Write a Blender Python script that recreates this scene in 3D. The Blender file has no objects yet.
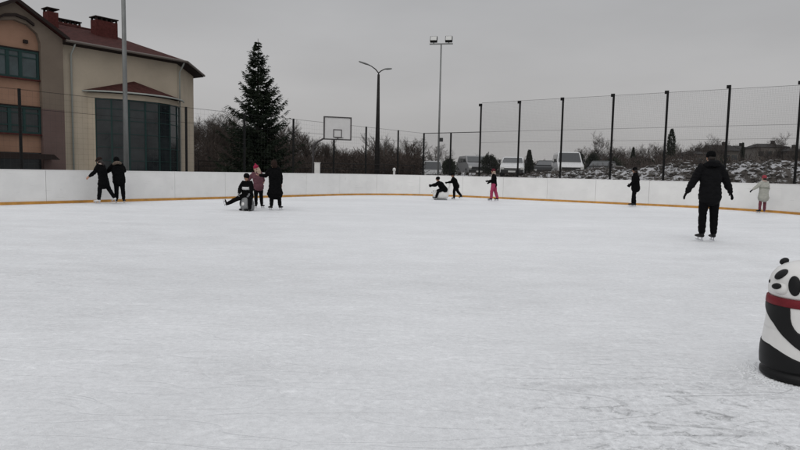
import bpy, bmesh, math, random
from mathutils import Vector, Matrix, noise as mnoise
random.seed(7)
D = bpy.data
SC = bpy.context.scene
COL = SC.collection
PI = math.pi
R = math.radians

# ------------------------------------------------------------------ camera
F_PX, PITCH, ROLL, EYE = 620.0, R(4.93), R(1.15), 1.3
cam_d = D.cameras.new('camera')
cam = D.objects.new('camera', cam_d)
COL.objects.link(cam)
SC.camera = cam
cam_d.sensor_width = 36
cam_d.lens = 36 * F_PX / 800
cam_d.clip_end = 5000
_U = Vector((0, math.sin(PITCH), math.cos(PITCH)))
_F = Vector((0, math.cos(PITCH), -math.sin(PITCH)))
_X = Vector((1, 0, 0))
_r = _X * math.cos(ROLL) + _U * math.sin(ROLL)
_u = -_X * math.sin(ROLL) + _U * math.cos(ROLL)
m = Matrix((_r, _u, -_F)).transposed().to_4x4()
m.translation = (0, 0, EYE)
cam.matrix_world = m


def ray(x, y):
    d = _F + _r * ((x - 400) / F_PX) + _u * ((225 - y) / F_PX)
    return d


def gnd(x, y, z=0.0):
    d = ray(x, y)
    return d * ((z - EYE) / d.z) + Vector((0, 0, EYE))


def at(x, y, Y):
    d = ray(x, y)
    return d * (Y / d.y) + Vector((0, 0, EYE))


# rink frame: t along the far boards, n outwards beyond them
K = Vector((-.25, 36.0, 0))
E1 = Vector((.805, -.593, 0))
EN = Vector((.593, .805, 0))
RINK_ROT = math.atan2(-.593, .805)


def rk(t, n, z=0.0):
    return K + E1 * t + EN * n + Vector((0, 0, z))


def tn(x, y):
    p = Vector((x, y, 0)) - K
    return p.dot(E1), p.dot(EN)


def sm(x):
    x = max(0.0, min(1.0, x))
    return x * x * (3 - 2 * x)


def gz(x, y):
    """height of the ground outside the rink"""
    t, n = tn(x, y)
    if n < 7:
        return -0.03
    pl = 1.1 * sm((t + 11) / 4) * sm((n - 7.6) / 7)
    a = 0.5 * sm((t + .5) / 5) + .55 * sm((t - 3) / 9) + .5 * sm((t - 10) / 14)
    b = math.exp(-((n - 12.5) / 3.2) ** 2) * sm((n - 7.4) / 3)
    nz = mnoise.noise(Vector((x * .5, y * .5, 3))) * .28 + mnoise.noise(Vector((x * 1.7, y * 1.7, 9))) * .13
    return -0.03 + pl + b * a * (1 + nz * 1.2) + nz * .5 * b


# ------------------------------------------------------------------ materials
def lin(c):
    return tuple(c) + (1,) if len(c) == 3 else c


def mat(name, col, rough=.8, spec=.3, metal=0., var=0., scale=3., bump=0., bscale=None, col2=None, trans=0., coat=0.):
    m = D.materials.new(name)
    m.use_nodes = True
    nt = m.node_tree
    b = nt.nodes['Principled BSDF']
    b.inputs['Roughness'].default_value = rough
    b.inputs['Specular IOR Level'].default_value = spec
    b.inputs['Metallic'].default_value = metal
    b.inputs['Coat Weight'].default_value = coat
    if trans:
        b.inputs['Transmission Weight'].default_value = trans
    b.inputs['Base Color'].default_value = lin(col)
    if var or col2:
        tc = nt.nodes.new('ShaderNodeTexCoord')
        nz = nt.nodes.new('ShaderNodeTexNoise')
        nz.inputs['Scale'].default_value = scale
        nz.inputs['Detail'].default_value = 6
        nz.inputs['Roughness'].default_value = .6
        nt.links.new(tc.outputs['Object'], nz.inputs['Vector'])
        mx = nt.nodes.new('ShaderNodeMix')
        mx.data_type = 'RGBA'
        rp = nt.nodes.new('ShaderNodeMapRange')
        rp.inputs[1].default_value = .35
        rp.inputs[2].default_value = .65
        nt.links.new(nz.outputs['Fac'], rp.inputs[0])
        nt.links.new(rp.outputs[0], mx.inputs[0])
        mx.inputs[6].default_value = lin(col)
        mx.inputs[7].default_value = lin(col2 if col2 else tuple(max(0, c * (1 - var)) for c in col))
        nt.links.new(mx.outputs[2], b.inputs['Base Color'])
    if bump:
        tc = nt.nodes.new('ShaderNodeTexCoord')
        nz = nt.nodes.new('ShaderNodeTexNoise')
        nz.inputs['Scale'].default_value = bscale or scale * 6
        nz.inputs['Detail'].default_value = 5
        nt.links.new(tc.outputs['Object'], nz.inputs['Vector'])
        bp = nt.nodes.new('ShaderNodeBump')
        bp.inputs['Strength'].default_value = bump
        bp.inputs['Distance'].default_value = .02
        nt.links.new(nz.outputs['Fac'], bp.inputs['Height'])
        nt.links.new(bp.outputs[0], b.inputs['Normal'])
    return m


M = dict(
    board=mat('board_plastic', (.82, .815, .80), .45, .4, var=.08, scale=1.2),
    kick=mat('kick_plate_orange', (.62, .31, .07), .5, .3, var=.3, scale=2.5),
    cap=mat('board_cap_white', (.82, .81, .80), .45, .4),
    galv=mat('galvanised_steel', (.2, .205, .2), .45, .5, metal=.4, var=.2, scale=2),
    darkpost=mat('dark_painted_post', (.010, .010, .010), .7, .15),
    wire=mat('net_cord', (.15, .15, .15), .9, .1),
    fencewire=mat('fence_wire', (.035, .04, .037), .6, .4),
    concrete=mat('aged_concrete', (.03, .028, .027), .95, .1, var=.3, scale=3, bump=.3),
    wall=mat('pale_stucco', (.50, .43, .335), .92, .1, var=.13, scale=.7, bump=.15, bscale=40),
    tan=mat('brown_stucco', (.18, .145, .115), .92, .1, var=.15, scale=.8, bump=.15, bscale=40),
    tan2=mat('mauve_stucco', (.15, .105, .095), .92, .1, var=.15, scale=.8, bump=.15, bscale=40),
    orange=mat('orange_stucco', (.35, .21, .145), .92, .1, var=.2, scale=.6, bump=.12, bscale=40),
    roof=mat('red_tile', (.070, .027, .024), .9, .08, var=.45, scale=4, bump=.6, bscale=9),
    brickred=mat('red_brick_chimney', (.10, .033, .03), .95, .05, var=.35, scale=9, bump=.4),
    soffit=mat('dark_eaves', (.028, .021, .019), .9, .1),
    gutter=mat('gutter_brown', (.12, .10, .085), .5, .4),
    pipe=mat('downpipe_pale', (.34, .36, .33), .6, .3),
    teal=mat('teal_window_frame', (.018, .044, .041), .6, .2),
    glass=mat('dark_window_glass', (.008, .011, .013), .06, .5, col2=(.028, .034, .036), scale=.6, bump=.08, bscale=2.5),  # paler blotches paint uneven reflections into the glass colour
    glassblue=mat('sheer_curtained_glass', (.05, .075, .08), .12, .6, var=.5, scale=.9),
    bark=mat('bare_bark', (.036, .031, .028), .95, .05, var=.4, scale=6),
    twig=mat('bare_twigs', (.078, .064, .056), .95, .05, var=.4, scale=1),
    needle=mat('spruce_needles', (.012, .018, .012), .9, .08, col2=(.024, .031, .02), scale=.9),
    thuja=mat('thuja_foliage', (.014, .02, .012), .85, .2, col2=(.028, .034, .02), scale=2),
    brush=mat('brown_brushwood', (.045, .036, .032), .95, .05, col2=(.075, .06, .052), scale=.5),
    black=mat('black_cloth', (.0055, .0055, .006), .95, .06, var=.4, scale=14, bump=.3, bscale=30),
    black2=mat('black_nylon', (.006, .006, .007), .8, .10, var=.3, scale=10, bump=.5, bscale=16),
    trouser=mat('black_trousers', (.006, .006, .007), .95, .06, var=.3, scale=12, bump=.3, bscale=24),
    skin=mat('skin', (.40, .22, .15), .55, .4),
    hairdark=mat('dark_brown_hair', (.02, .013, .01), .6, .4, var=.4, scale=30),
    hairblond=mat('pale_blond_hair', (.45, .34, .26), .6, .4, var=.3, scale=30),
    fur=mat('grey_brown_fur', (.19, .15, .12), .95, .1, var=.6, scale=40, bump=.8, bscale=60),
    furdark=mat('dark_brown_fur', (.035, .022, .018), .95, .1, var=.6, scale=40, bump=.8, bscale=60),
    pink=mat('pink_nylon', (.34, .05, .11), .85, .1, var=.15, scale=8, bump=.4, bscale=20),
    pinkdusty=mat('dusty_pink_jacket', (.135, .062, .076), .9, .08, var=.2, scale=8, bump=.4, bscale=20),
    hotpink=mat('hot_pink_knit', (.30, .022, .06), .9, .2, var=.2, scale=40, bump=.4, bscale=80),
    redpink=mat('coral_red_knit', (.30, .05, .065), .9, .2, var=.2, scale=40, bump=.4, bscale=80),
    maroon=mat('maroon_knit', (.10, .016, .025), .9, .2, var=.3, scale=40),
    sage=mat('pale_sage_quilt', (.37, .37, .33), .85, .3, var=.15, scale=8, bump=.5, bscale=18),
    sagedark=mat('grey_green_trim', (.16, .17, .14), .75, .3),
    mauveleg=mat('mauve_leggings', (.16, .045, .06), .85, .2, var=.3, scale=15),
    purple=mat('purple_boot', (.045, .02, .075), .5, .4),
    white=mat('white_cloth', (.6, .6, .6), .8, .3, var=.1, scale=10),
    scarf=mat('pale_scarf', (.5, .40, .36), .9, .2, var=.2, scale=20),
    greyc=mat('grey_cloth', (.2, .2, .21), .8, .3),
    bootb=mat('black_skate_boot', (.006, .006, .006), .55, .2),
    bootw=mat('white_skate_boot', (.62, .62, .62), .45, .5),
    blade=mat('skate_blade', (.5, .5, .52), .25, .5, metal=.9),
    pwhite=mat('panda_white_plastic', (.72, .71, .69), .35, .5, var=.10, scale=5),
    pblack=mat('panda_black_plastic', (.005, .005, .0055), .5, .25),
    pred=mat('red_scarf_plastic', (.17, .011, .018), .55, .25, var=.25, scale=9),
    pgrey=mat('grey_plastic', (.22, .225, .23), .4, .5, var=.3, scale=5),
    vwhite=mat('white_car_paint', (.62, .62, .62), .3, .5, coat=.4),
    vsilver=mat('silver_car_paint', (.22, .22, .225), .35, .5, metal=.3, coat=.3),
    vpale=mat('pale_grey_car_paint', (.34, .34, .34), .35, .5, coat=.3),
    vdark=mat('dark_car_paint', (.012, .013, .014), .5, .3),
    tyre=mat('rubber', (.012, .012, .012), .9, .2),
    rim=mat('wheel_rim', (.3, .3, .3), .4, .5, metal=.7),
    vglass=mat('car_glass', (.03, .033, .035), .08, .6),
    vblack=mat('black_trim', (.012, .012, .012), .6, .4),
    lamp=mat('lamp_lens', (.55, .55, .53), .15, .6),
    plate=mat('number_plate_white', (.6, .6, .58), .5, .4),
    hoopb=mat('backboard_grey', (.60, .59, .58), .4, .5, var=.08, scale=2),
    hoopf=mat('backboard_frame', (.055, .05, .05), .6, .3),
    housew=mat('far_house_wall', (.10, .09, .08), .9, .1, var=.2, scale=.5),
    housew2=mat('far_house_wall_pale', (.17, .155, .14), .9, .1, var=.2, scale=.5),
    houser=mat('far_house_roof', (.03, .027, .026), .85, .2, var=.3, scale=1),
    snowroof=mat('snowy_roof', (.5, .5, .5), .9, .2, var=.3, scale=1),
)


def rock_mat(name, snow_amt):
    m = D.materials.new(name)
    m.use_nodes = True
    nt = m.node_tree
    L = nt.links.new
    b = nt.nodes['Principled BSDF']
    b.inputs['Roughness'].default_value = .95
    b.inputs['Specular IOR Level'].default_value = .2
    tc = nt.nodes.new('ShaderNodeTexCoord')
    ge = nt.nodes.new('ShaderNodeNewGeometry')
    sp = nt.nodes.new('ShaderNodeSeparateXYZ')
    L(ge.outputs['Normal'], sp.inputs[0])
    n1 = nt.nodes.new('ShaderNodeTexNoise')
    n1.inputs['Scale'].default_value = 2.6
    n1.inputs['Detail'].default_value = 8
    n1.inputs['Roughness'].default_value = .7
    L(ge.outputs['Position'], n1.inputs['Vector'])
    a = nt.nodes.new('ShaderNodeMath')
    a.operation = 'MULTIPLY_ADD'
    a.inputs[1].default_value = .55
    L(sp.outputs[2], a.inputs[0])
    L(n1.outputs['Fac'], a.inputs[2])
    mr = nt.nodes.new('ShaderNodeMapRange')
    mr.inputs[1].default_value = 1.0 - snow_amt
    mr.inputs[2].default_value = 1.08 - snow_amt
    L(a.outputs[0], mr.inputs[0])
    n2 = nt.nodes.new('ShaderNodeTexNoise')
    n2.inputs['Scale'].default_value = 4
    n2.inputs['Detail'].default_value = 6
    L(ge.outputs['Position'], n2.inputs['Vector'])
    mx0 = nt.nodes.new('ShaderNodeMix')
    mx0.data_type = 'RGBA'
    mx0.inputs[6].default_value = (.030, .026, .023, 1)
    mx0.inputs[7].default_value = (.095, .084, .074, 1)
    L(n2.outputs['Fac'], mx0.inputs[0])
    mx = nt.nodes.new('ShaderNodeMix')
    mx.data_type = 'RGBA'
    L(mr.outputs[0], mx.inputs[0])
    L(mx0.outputs[2], mx.inputs[6])
    mx.inputs[7].default_value = (.43, .43, .44, 1)
    L(mx.outputs[2], b.inputs['Base Color'])
    bp = nt.nodes.new('ShaderNodeBump')
    bp.inputs['Strength'].default_value = .6
    bp.inputs['Distance'].default_value = .08
    L(n2.outputs['Fac'], bp.inputs['Height'])
    L(bp.outputs[0], b.inputs['Normal'])
    return m


M['crumb'] = mat('shaved_snow', (.74, .75, .76), .9, .1)
M['ground'] = rock_mat('snow_patched_soil', .05)
M['rock'] = rock_mat('snow_topped_rubble', .05)


def ice_mat():
    m = D.materials.new('skated_ice')
    m.use_nodes = True
    nt = m.node_tree
    N = nt.nodes.new
    L = nt.links.new
    b = nt.nodes['Principled BSDF']
    geo = N('ShaderNodeNewGeometry')
    pos = geo.outputs['Position']

    def mapping(rot, sx, sy, off=0):
        mp = N('ShaderNodeMapping')
        mp.inputs['Rotation'].default_value = (0, 0, R(rot))
        mp.inputs['Scale'].default_value = (sx, sy, 1)
        mp.inputs['Location'].default_value = (off, off * .7, off)
        L(pos, mp.inputs[0])
        return mp.outputs[0]

    def nz(vec, scale, detail=4, rough=.55, dist=0.):
        n = N('ShaderNodeTexNoise')
        n.inputs['Scale'].default_value = scale
        n.inputs['Detail'].default_value = detail
        n.inputs['Roughness'].default_value = rough
        n.inputs['Distortion'].default_value = dist
        L(vec, n.inputs['Vector'])
        return n.outputs['Fac']

    def math_(op, a, b_=None, c=None):
        n = N('ShaderNodeMath')
        n.operation = op
        for i, v in enumerate((a, b_, c)):
            if v is None:
                continue
            if isinstance(v, (int, float)):
                n.inputs[i].default_value = v
            else:
                L(v, n.inputs[i])
        return n.outputs[0]

    def mr(v, a, b_, c=0., d=1.):
        n = N('ShaderNodeMapRange')
        n.inputs[1].default_value = a
        n.inputs[2].default_value = b_
        n.inputs[3].default_value = c
        n.inputs[4].default_value = d
        L(v, n.inputs[0])
        return n.outputs[0]

    def scratch(vec, scale, width, off=.5, dist=0.3, detail=1.0):
        """thin curved lines: the level set of a smooth noise"""
        f = nz(vec, scale, detail, .4, dist)
        d = math_('ABSOLUTE', math_('SUBTRACT', f, off))
        return mr(d, 0., width, 1., 0.)

    # broad worn patches, mid mottling, snow grit
    broad = nz(mapping(30, .10, .25), 1.0, 5, .55)
    mid = nz(mapping(-20, .8, 1.6, 4), 1.0, 6, .62)
    grit = nz(mapping(0, 1, 1, 9), 21, 8, .78)
    fine = nz(mapping(0, 1, 1, 19), 90, 3, .6)
    # skate cuts in many directions
    cuts = None
    for i, (rot, sx, sy, w, off) in enumerate(((20, .25, 1.3, .006, .5), (-40, .3, 1.2, .006, .46), (75, .22, 1.1, .006, .53), (5, .5, 2.2, .010, .48),
                                               (-15, .18, .9, .004, .55), (50, .4, 1.9, .009, .44), (-65, .35, 1.5, .007, .51), (12, .9, 3.2, .014, .5), (-30, .8, 2.9, .013, .47))):
        s = scratch(mapping(rot, sx, sy, 3.1 * i), 1.0, w, off)
        mk = mr(nz(mapping(rot + 40, .5, .5, 7.7 * i), 1.0, 2), .45, .6)
        s = math_('MULTIPLY', s, mk)
        cuts = s if cuts is None else math_('MAXIMUM', cuts, s)
    # shaved streaks, long grain
    streak = None
    for i, (rot, sx, sy) in enumerate(((18, 3, 6.5), (-35, 3.2, 7), (62, 2.6, 6))):
        s = nz(mapping(rot, sx, sy, 5.3 * i + 2), 1.0, 5, .65, .4)
        streak = s if streak is None else math_('ADD', streak, s)
    streak = math_('MULTIPLY', streak, 1 / 3)

    v = math_('ADD', math_('MULTIPLY', mr(broad, .3, .7), .11), .685)
    v = math_('ADD', v, math_('MULTIPLY', math_('SUBTRACT', mid, .5), .15))
    v = math_('ADD', v, math_('MULTIPLY', math_('SUBTRACT', streak, .5), .22))
    v = math_('ADD', v, math_('MULTIPLY', math_('SUBTRACT', grit, .5), .46))
    v = math_('ADD', v, math_('MULTIPLY', math_('SUBTRACT', fine, .5), .16))
    v = math_('ADD', v, math_('MULTIPLY', mr(nz(mapping(-12, 2.4, 5.5, 61), 1.6, 5, .7, .5), .60, .68), .055))
    # crumbs of shaved snow and scuffed, dug-up spots
    clump = nz(mapping(15, 1, 1.4, 31), 7.5, 5, .7, .6)
    v = math_('ADD', v, math_('MULTIPLY', mr(clump, .56, .72), .10))
    worn = mr(nz(mapping(20, .22, .3, 41), 1.0, 3), .60, .80, 0., .6)
    # the well-trodden spot by the gate where people step on
    gd = N('ShaderNodeVectorMath'); gd.operation = 'DISTANCE'
    L(pos, gd.inputs[0]); gd.inputs[1].default_value = (1.75, 2.9, 0)
    worn = math_('MAXIMUM', worn, mr(gd.outputs['Value'], .4, 1.7, 1.0, 0.))
    dig = mr(nz(mapping(-25, 1.8, 3.0, 51), 3.4, 7, .75, .9), .53, .66)
    v = math_('SUBTRACT', v, math_('MULTIPLY', dig, math_('MULTIPLY_ADD', worn, .34, .006)))
    v = math_('ADD', v, math_('MULTIPLY', math_('MULTIPLY', worn, .5), math_('SUBTRACT', grit, .5)))
    dk = mr(nz(mapping(33, .25, .5, 21), 1.0, 3), .52, .7)
    v = math_('SUBTRACT', v, math_('MULTIPLY', cuts, math_('MULTIPLY_ADD', worn, .26, .006)))
    cr = N('ShaderNodeCombineColor')
    L(math_('MULTIPLY', v, .992), cr.inputs[0])
    L(math_('MULTIPLY', v, 1.0), cr.inputs[1])
    L(math_('MULTIPLY', v, 1.014), cr.inputs[2])
    L(cr.outputs[0], b.inputs['Base Color'])
    L(mr(math_('ADD', mid, math_('MULTIPLY', streak, .6)), .55, 1.05, .42, .75), b.inputs['Roughness'])
    b.inputs['Specular IOR Level'].default_value = .28
    hgt = math_('ADD', math_('MULTIPLY', grit, .7), math_('ADD', math_('MULTIPLY', streak, .35), math_('MULTIPLY', cuts, -.5)))
    hgt = math_('ADD', math_('ADD', hgt, math_('MULTIPLY', fine, .3)), math_('MULTIPLY', clump, .9))
    bp = N('ShaderNodeBump')
    bp.inputs['Strength'].default_value = .55
    bp.inputs['Distance'].default_value = .02
    L(hgt, bp.inputs['Height'])
    L(bp.outputs[0], b.inputs['Normal'])
    return m


M['ice'] = ice_mat()


def scuff(m_):
    """puck and skate marks rubbed into the plastic"""
    nt = m_.node_tree
    b = nt.nodes['Principled BSDF']
    src = b.inputs['Base Color'].links[0].from_socket
    tc = nt.nodes.new('ShaderNodeTexCoord')
    prev = src
    for sc_, lo, hi, st in (((2.2, 2.2, 26), .64, .72, .15), ((.9, .9, 1.4), .55, .8, .10), ((9, 9, 3), .71, .75, .22)):
        mp = nt.nodes.new('ShaderNodeMapping')
        mp.inputs['Scale'].default_value = sc_
        nt.links.new(tc.outputs['Object'], mp.inputs[0])
        nz = nt.nodes.new('ShaderNodeTexNoise')
        nz.inputs['Scale'].default_value = 1
        nz.inputs['Detail'].default_value = 4
        nt.links.new(mp.outputs[0], nz.inputs['Vector'])
        mr_ = nt.nodes.new('ShaderNodeMapRange')
        mr_.inputs[1].default_value = lo
        mr_.inputs[2].default_value = hi
        mr_.inputs[4].default_value = st
        nt.links.new(nz.outputs['Fac'], mr_.inputs[0])
        mx = nt.nodes.new('ShaderNodeMix')
        mx.data_type = 'RGBA'
        mx.inputs[7].default_value = (.18, .175, .17, 1)
        nt.links.new(mr_.outputs[0], mx.inputs[0])
        nt.links.new(prev, mx.inputs[6])
        prev = mx.outputs[2]
    nt.links.new(prev, b.inputs['Base Color'])


scuff(M['board'])
scuff(M['pwhite'])


# ------------------------------------------------------------------ mesh helpers
class MB:
    def __init__(s):
        s.v, s.f, s.mi = [], [], []

    def add(s, vs, fs, mi=0):
        o = len(s.v)
        s.v += [tuple(p) for p in vs]
        s.f += [tuple(i + o for i in f) for f in fs]
        s.mi += [mi] * len(fs)
        return s

    def box(s, lo, hi, mi=0, rot=None, piv=(0, 0, 0)):
        x0, y0, z0 = lo
        x1, y1, z1 = hi
        vs = [Vector(p) for p in ((x0, y0, z0), (x1, y0, z0), (x1, y1, z0), (x0, y1, z0), (x0, y0, z1), (x1, y0, z1), (x1, y1, z1), (x0, y1, z1))]
        if rot is not None:
            pv = Vector(piv)
            vs = [rot @ (p - pv) + pv for p in vs]
        return s.add(vs, [(0, 3, 2, 1), (4, 5, 6, 7), (0, 1, 5, 4), (1, 2, 6, 5), (2, 3, 7, 6), (3, 0, 4, 7)], mi)

    def prism(s, poly, z0, z1, mi=0):
        """poly: ccw list of (x, y)"""
        n = len(poly)
        vs = [(p[0], p[1], z0) for p in poly] + [(p[0], p[1], z1) for p in poly]
        fs = [tuple(range(n - 1, -1, -1)), tuple(range(n, 2 * n))]
        fs += [(i, (i + 1) % n, n + (i + 1) % n, n + i) for i in range(n)]
        return s.add(vs, fs, mi)

    def extr(s, poly, d, mi=0):
        """poly: list of 3-D points in a plane, pushed by d"""
        n = len(poly)
        d = Vector(d)
        vs = [Vector(p) for p in poly] + [Vector(p) + d for p in poly]
        fs = [tuple(range(n - 1, -1, -1)), tuple(range(n, 2 * n))]
        fs += [(i, (i + 1) % n, n + (i + 1) % n, n + i) for i in range(n)]
        return s.add(vs, fs, mi)

    def tube(s, pts, rad, seg=12, side=None, cap=True, mi=0):
        """pts list of Vectors; rad list of r or (rx, ry); rx lies along `side`"""
        pts = [Vector(p) for p in pts]
        n = len(pts)
        rad = [(r, r) if not isinstance(r, (tuple, list)) else tuple(r) for r in rad]
        tang = []
        for i in range(n):
            a = pts[max(0, i - 1)]
            c = pts[min(n - 1, i + 1)]
            tang.append((c - a).normalized())
        P, RR, T = list(pts), list(rad), list(tang)
        if cap:
            for end in (0, 1):
                p, r, t = (pts[0], rad[0], -tang[0]) if end == 0 else (pts[-1], rad[-1], tang[-1])
                k = min(r)
                ex = [(p + t * k * .55, (r[0] * .83, r[1] * .83)), (p + t * k * .88, (r[0] * .45, r[1] * .45))]
                for q, rr in ex:
                    if end == 0:
                        P.insert(0, q); RR.insert(0, rr); T.insert(0, tang[0])
                    else:
                        P.append(q); RR.append(rr); T.append(tang[-1])
        sd = Vector(side) if side is not None else None
        vs, fs = [], []
        for p, r, t in zip(P, RR, T):
            if sd is None:
                sd = t.orthogonal()
            x = (sd - t * sd.dot(t))
            if x.length < 1e-4:
                x = t.orthogonal()
            x.normalize()
            y = t.cross(x)
            if side is None:
                sd = x
            for k in range(seg):
                a = 2 * PI * k / seg
                vs.append(p + x * (r[0] * math.cos(a)) + y * (r[1] * math.sin(a)))
        m_ = len(P)
        for i in range(m_ - 1):
            for k in range(seg):
                fs.append((i * seg + k, i * seg + (k + 1) % seg, (i + 1) * seg + (k + 1) % seg, (i + 1) * seg + k))
        fs.append(tuple(range(seg - 1, -1, -1)))
        fs.append(tuple((m_ - 1) * seg + k for k in range(seg)))
        return s.add(vs, fs, mi)

    def ell(s, c, r, rot=None, nu=16, nv=10, mi=0):
        c = Vector(c)
        vs, fs = [], []
        for j in range(1, nv):
            ph = PI * j / nv
            for i in range(nu):
                a = 2 * PI * i / nu
                p = Vector((r[0] * math.sin(ph) * math.cos(a), r[1] * math.sin(ph) * math.sin(a), r[2] * math.cos(ph)))
                vs.append(c + (rot @ p if rot is not None else p))
        top = Vector((0, 0, r[2]))
        vs.append(c + (rot @ top if rot is not None else top))
        vs.append(c - (rot @ top if rot is not None else top))
        for j in range(nv - 2):
            for i in range(nu):
                fs.append((j * nu + i, (j + 1) * nu + i, (j + 1) * nu + (i + 1) % nu, j * nu + (i + 1) % nu))
        t_, b_ = len(vs) - 2, len(vs) - 1
        for i in range(nu):
            fs.append((t_, i, (i + 1) % nu))
            fs.append((b_, (nv - 2) * nu + (i + 1) % nu, (nv - 2) * nu + i))
        return s.add(vs, fs, mi)

    def lathe(s, prof, seg=32, c=(0, 0, 0), mi=0):
        """prof: list of (r, z) bottom to top"""
        vs, fs = [], []
        for r, z in prof:
            for k in range(seg):
                a = 2 * PI * k / seg
                vs.append((c[0] + r * math.cos(a), c[1] + r * math.sin(a), c[2] + z))
        n = len(prof)
        for i in range(n - 1):
            for k in range(seg):
                fs.append((i * seg + k, i * seg + (k + 1) % seg, (i + 1) * seg + (k + 1) % seg, (i + 1) * seg + k))
        fs.append(tuple(range(seg - 1, -1, -1)))
        fs.append(tuple((n - 1) * seg + k for k in range(seg)))
        return s.add(vs, fs, mi)

    def wire(s, a, b, r, mi=0):
        """thin three-sided bar"""
        a, b = Vector(a), Vector(b)
        t = (b - a).normalized()
        x = t.orthogonal().normalized()
        y = t.cross(x)
        vs = []
        for p in (a, b):
            for k in range(3):
                an = 2 * PI * k / 3
                vs.append(p + x * r * math.cos(an) + y * r * math.sin(an))
        return s.add(vs, [(0, 1, 4, 3), (1, 2, 5, 4), (2, 0, 3, 5)], mi)

    def mesh(s, name, mats, smooth=False):
        me = D.meshes.new(name)
        me.from_pydata(s.v, [], s.f)
        for m_ in (mats if isinstance(mats, (list, tuple)) else [mats]):
            me.materials.append(m_)
        if any(s.mi):
            me.polygons.foreach_set('material_index', s.mi)
        if smooth:
            me.polygons.foreach_set('use_smooth', [True] * len(me.polygons))
        me.update()
        return me

    def build(s, name, mats, parent=None, smooth=False, bevel=0.):
        o = D.objects.new(name, s.mesh(name, mats, smooth))
        COL.objects.link(o)
        if parent is not None:
            o.parent = parent
        if bevel:
            md = o.modifiers.new('bevel', 'BEVEL')
            md.width = bevel
            md.segments = 2
            md.limit_method = 'ANGLE'
        return o

    def fused(s, name, material, parent=None, voxel=.012, smooth=4, fac=.5, fold=0.):
        """overlapping closed pieces grown into ONE continuous surface"""
        me = s.mesh(name + '_src', material, True)
        o = D.objects.new(name + '_src', me)
        COL.objects.link(o)
        md = o.modifiers.new('r', 'REMESH')
        md.mode = 'VOXEL'
        md.voxel_size = voxel
        md.use_smooth_shade = True
        if smooth:
            ms = o.modifiers.new('s', 'SMOOTH')
            ms.factor = fac
            ms.iterations = smooth
        dg = bpy.context.evaluated_depsgraph_get()
        dg.update()
        new = D.meshes.new_from_object(o.evaluated_get(dg))
        D.objects.remove(o)
        D.meshes.remove(me)
        if fold:
            ofs = Vector((random.random() * 9, random.random() * 9, random.random() * 9))
            nrm_ = [v_.normal.copy() for v_ in new.vertices]
            for v_, vn_ in zip(new.vertices, nrm_):
                c = v_.co + ofs
                a_ = mnoise.noise(Vector((c.x * 7, c.y * 7, c.z * 13)))
                b_ = mnoise.noise(Vector((c.x * 15 + a_, c.y * 15, c.z * 24)))
                r_ = 1 - abs(a_) * 2.6
                v_.co += vn_ * fold * (r_ * .9 + b_ * .7)
            new.update()
        new.name = name
        new.materials.clear()
        new.materials.append(material)
        new.polygons.foreach_set('use_smooth', [True] * len(new.polygons))
        r = D.objects.new(name, new)
        COL.objects.link(r)
        if parent is not None:
            r.parent = parent
        return r


def tag(o, label, cat, group=None):
    o['label'] = label
    o['category'] = cat
    if group:
        o['group'] = group
    return o


def empty(name, loc=(0, 0, 0), rz=0.):
    o = D.objects.new(name, None)
    COL.objects.link(o)
    o.location = loc
    o.rotation_euler = (0, 0, rz)
    o.empty_display_size = .2
    return o


def struct(o, kind='structure'):
    o['kind'] = kind
    return o


def copy_tree(o, parent=None):
    c = o.copy()
    COL.objects.link(c)
    c.parent = parent
    for ch in list(o.children):
        copy_tree(ch, c)
    return c


# ------------------------------------------------------------------ sky and light
SUN_EL, SUN_AZ = R(38), R(200)          # veiled sun, behind the camera
w = D.worlds.new('World')
SC.world = w
w.use_nodes = True
nt = w.node_tree
nt.nodes.clear()
N, L = nt.nodes.new, nt.links.new
out = N('ShaderNodeOutputWorld')
bg = N('ShaderNodeBackground')
sky = N('ShaderNodeTexSky')
sky.sky_type = 'NISHITA'
sky.sun_disc = False
sky.sun_elevation = SUN_EL
sky.sun_rotation = SUN_AZ
sky.air_density = 1.2
sky.dust_density = 4
hs = N('ShaderNodeHueSaturation')
hs.inputs['Saturation'].default_value = .12
L(sky.outputs[0], hs.inputs['Color'])
# cloud deck: overcast brightens towards the zenith as (1 + 2 sin h) / 3, with faint mottling
tcw = N('ShaderNodeTexCoord')
sx = N('ShaderNodeSeparateXYZ')
L(tcw.outputs['Generated'], sx.inputs[0])
mz = N('ShaderNodeMath'); mz.operation = 'MAXIMUM'; mz.inputs[1].default_value = 0
L(sx.outputs[2], mz.inputs[0])
mp = N('ShaderNodeMapping')
mp.inputs['Scale'].default_value = (1.3, 1.3, 4.2)
L(tcw.outputs['Generated'], mp.inputs[0])
cn = N('ShaderNodeTexNoise')
cn.inputs['Scale'].default_value = 1.5
cn.inputs['Detail'].default_value = 5
cn.inputs['Roughness'].default_value = .5
L(mp.outputs[0], cn.inputs['Vector'])
cm = N('ShaderNodeMapRange')
cm.inputs[1].default_value = .3; cm.inputs[2].default_value = .7
cm.inputs[3].default_value = .89; cm.inputs[4].default_value = 1.10
L(cn.outputs['Fac'], cm.inputs[0])
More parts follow.
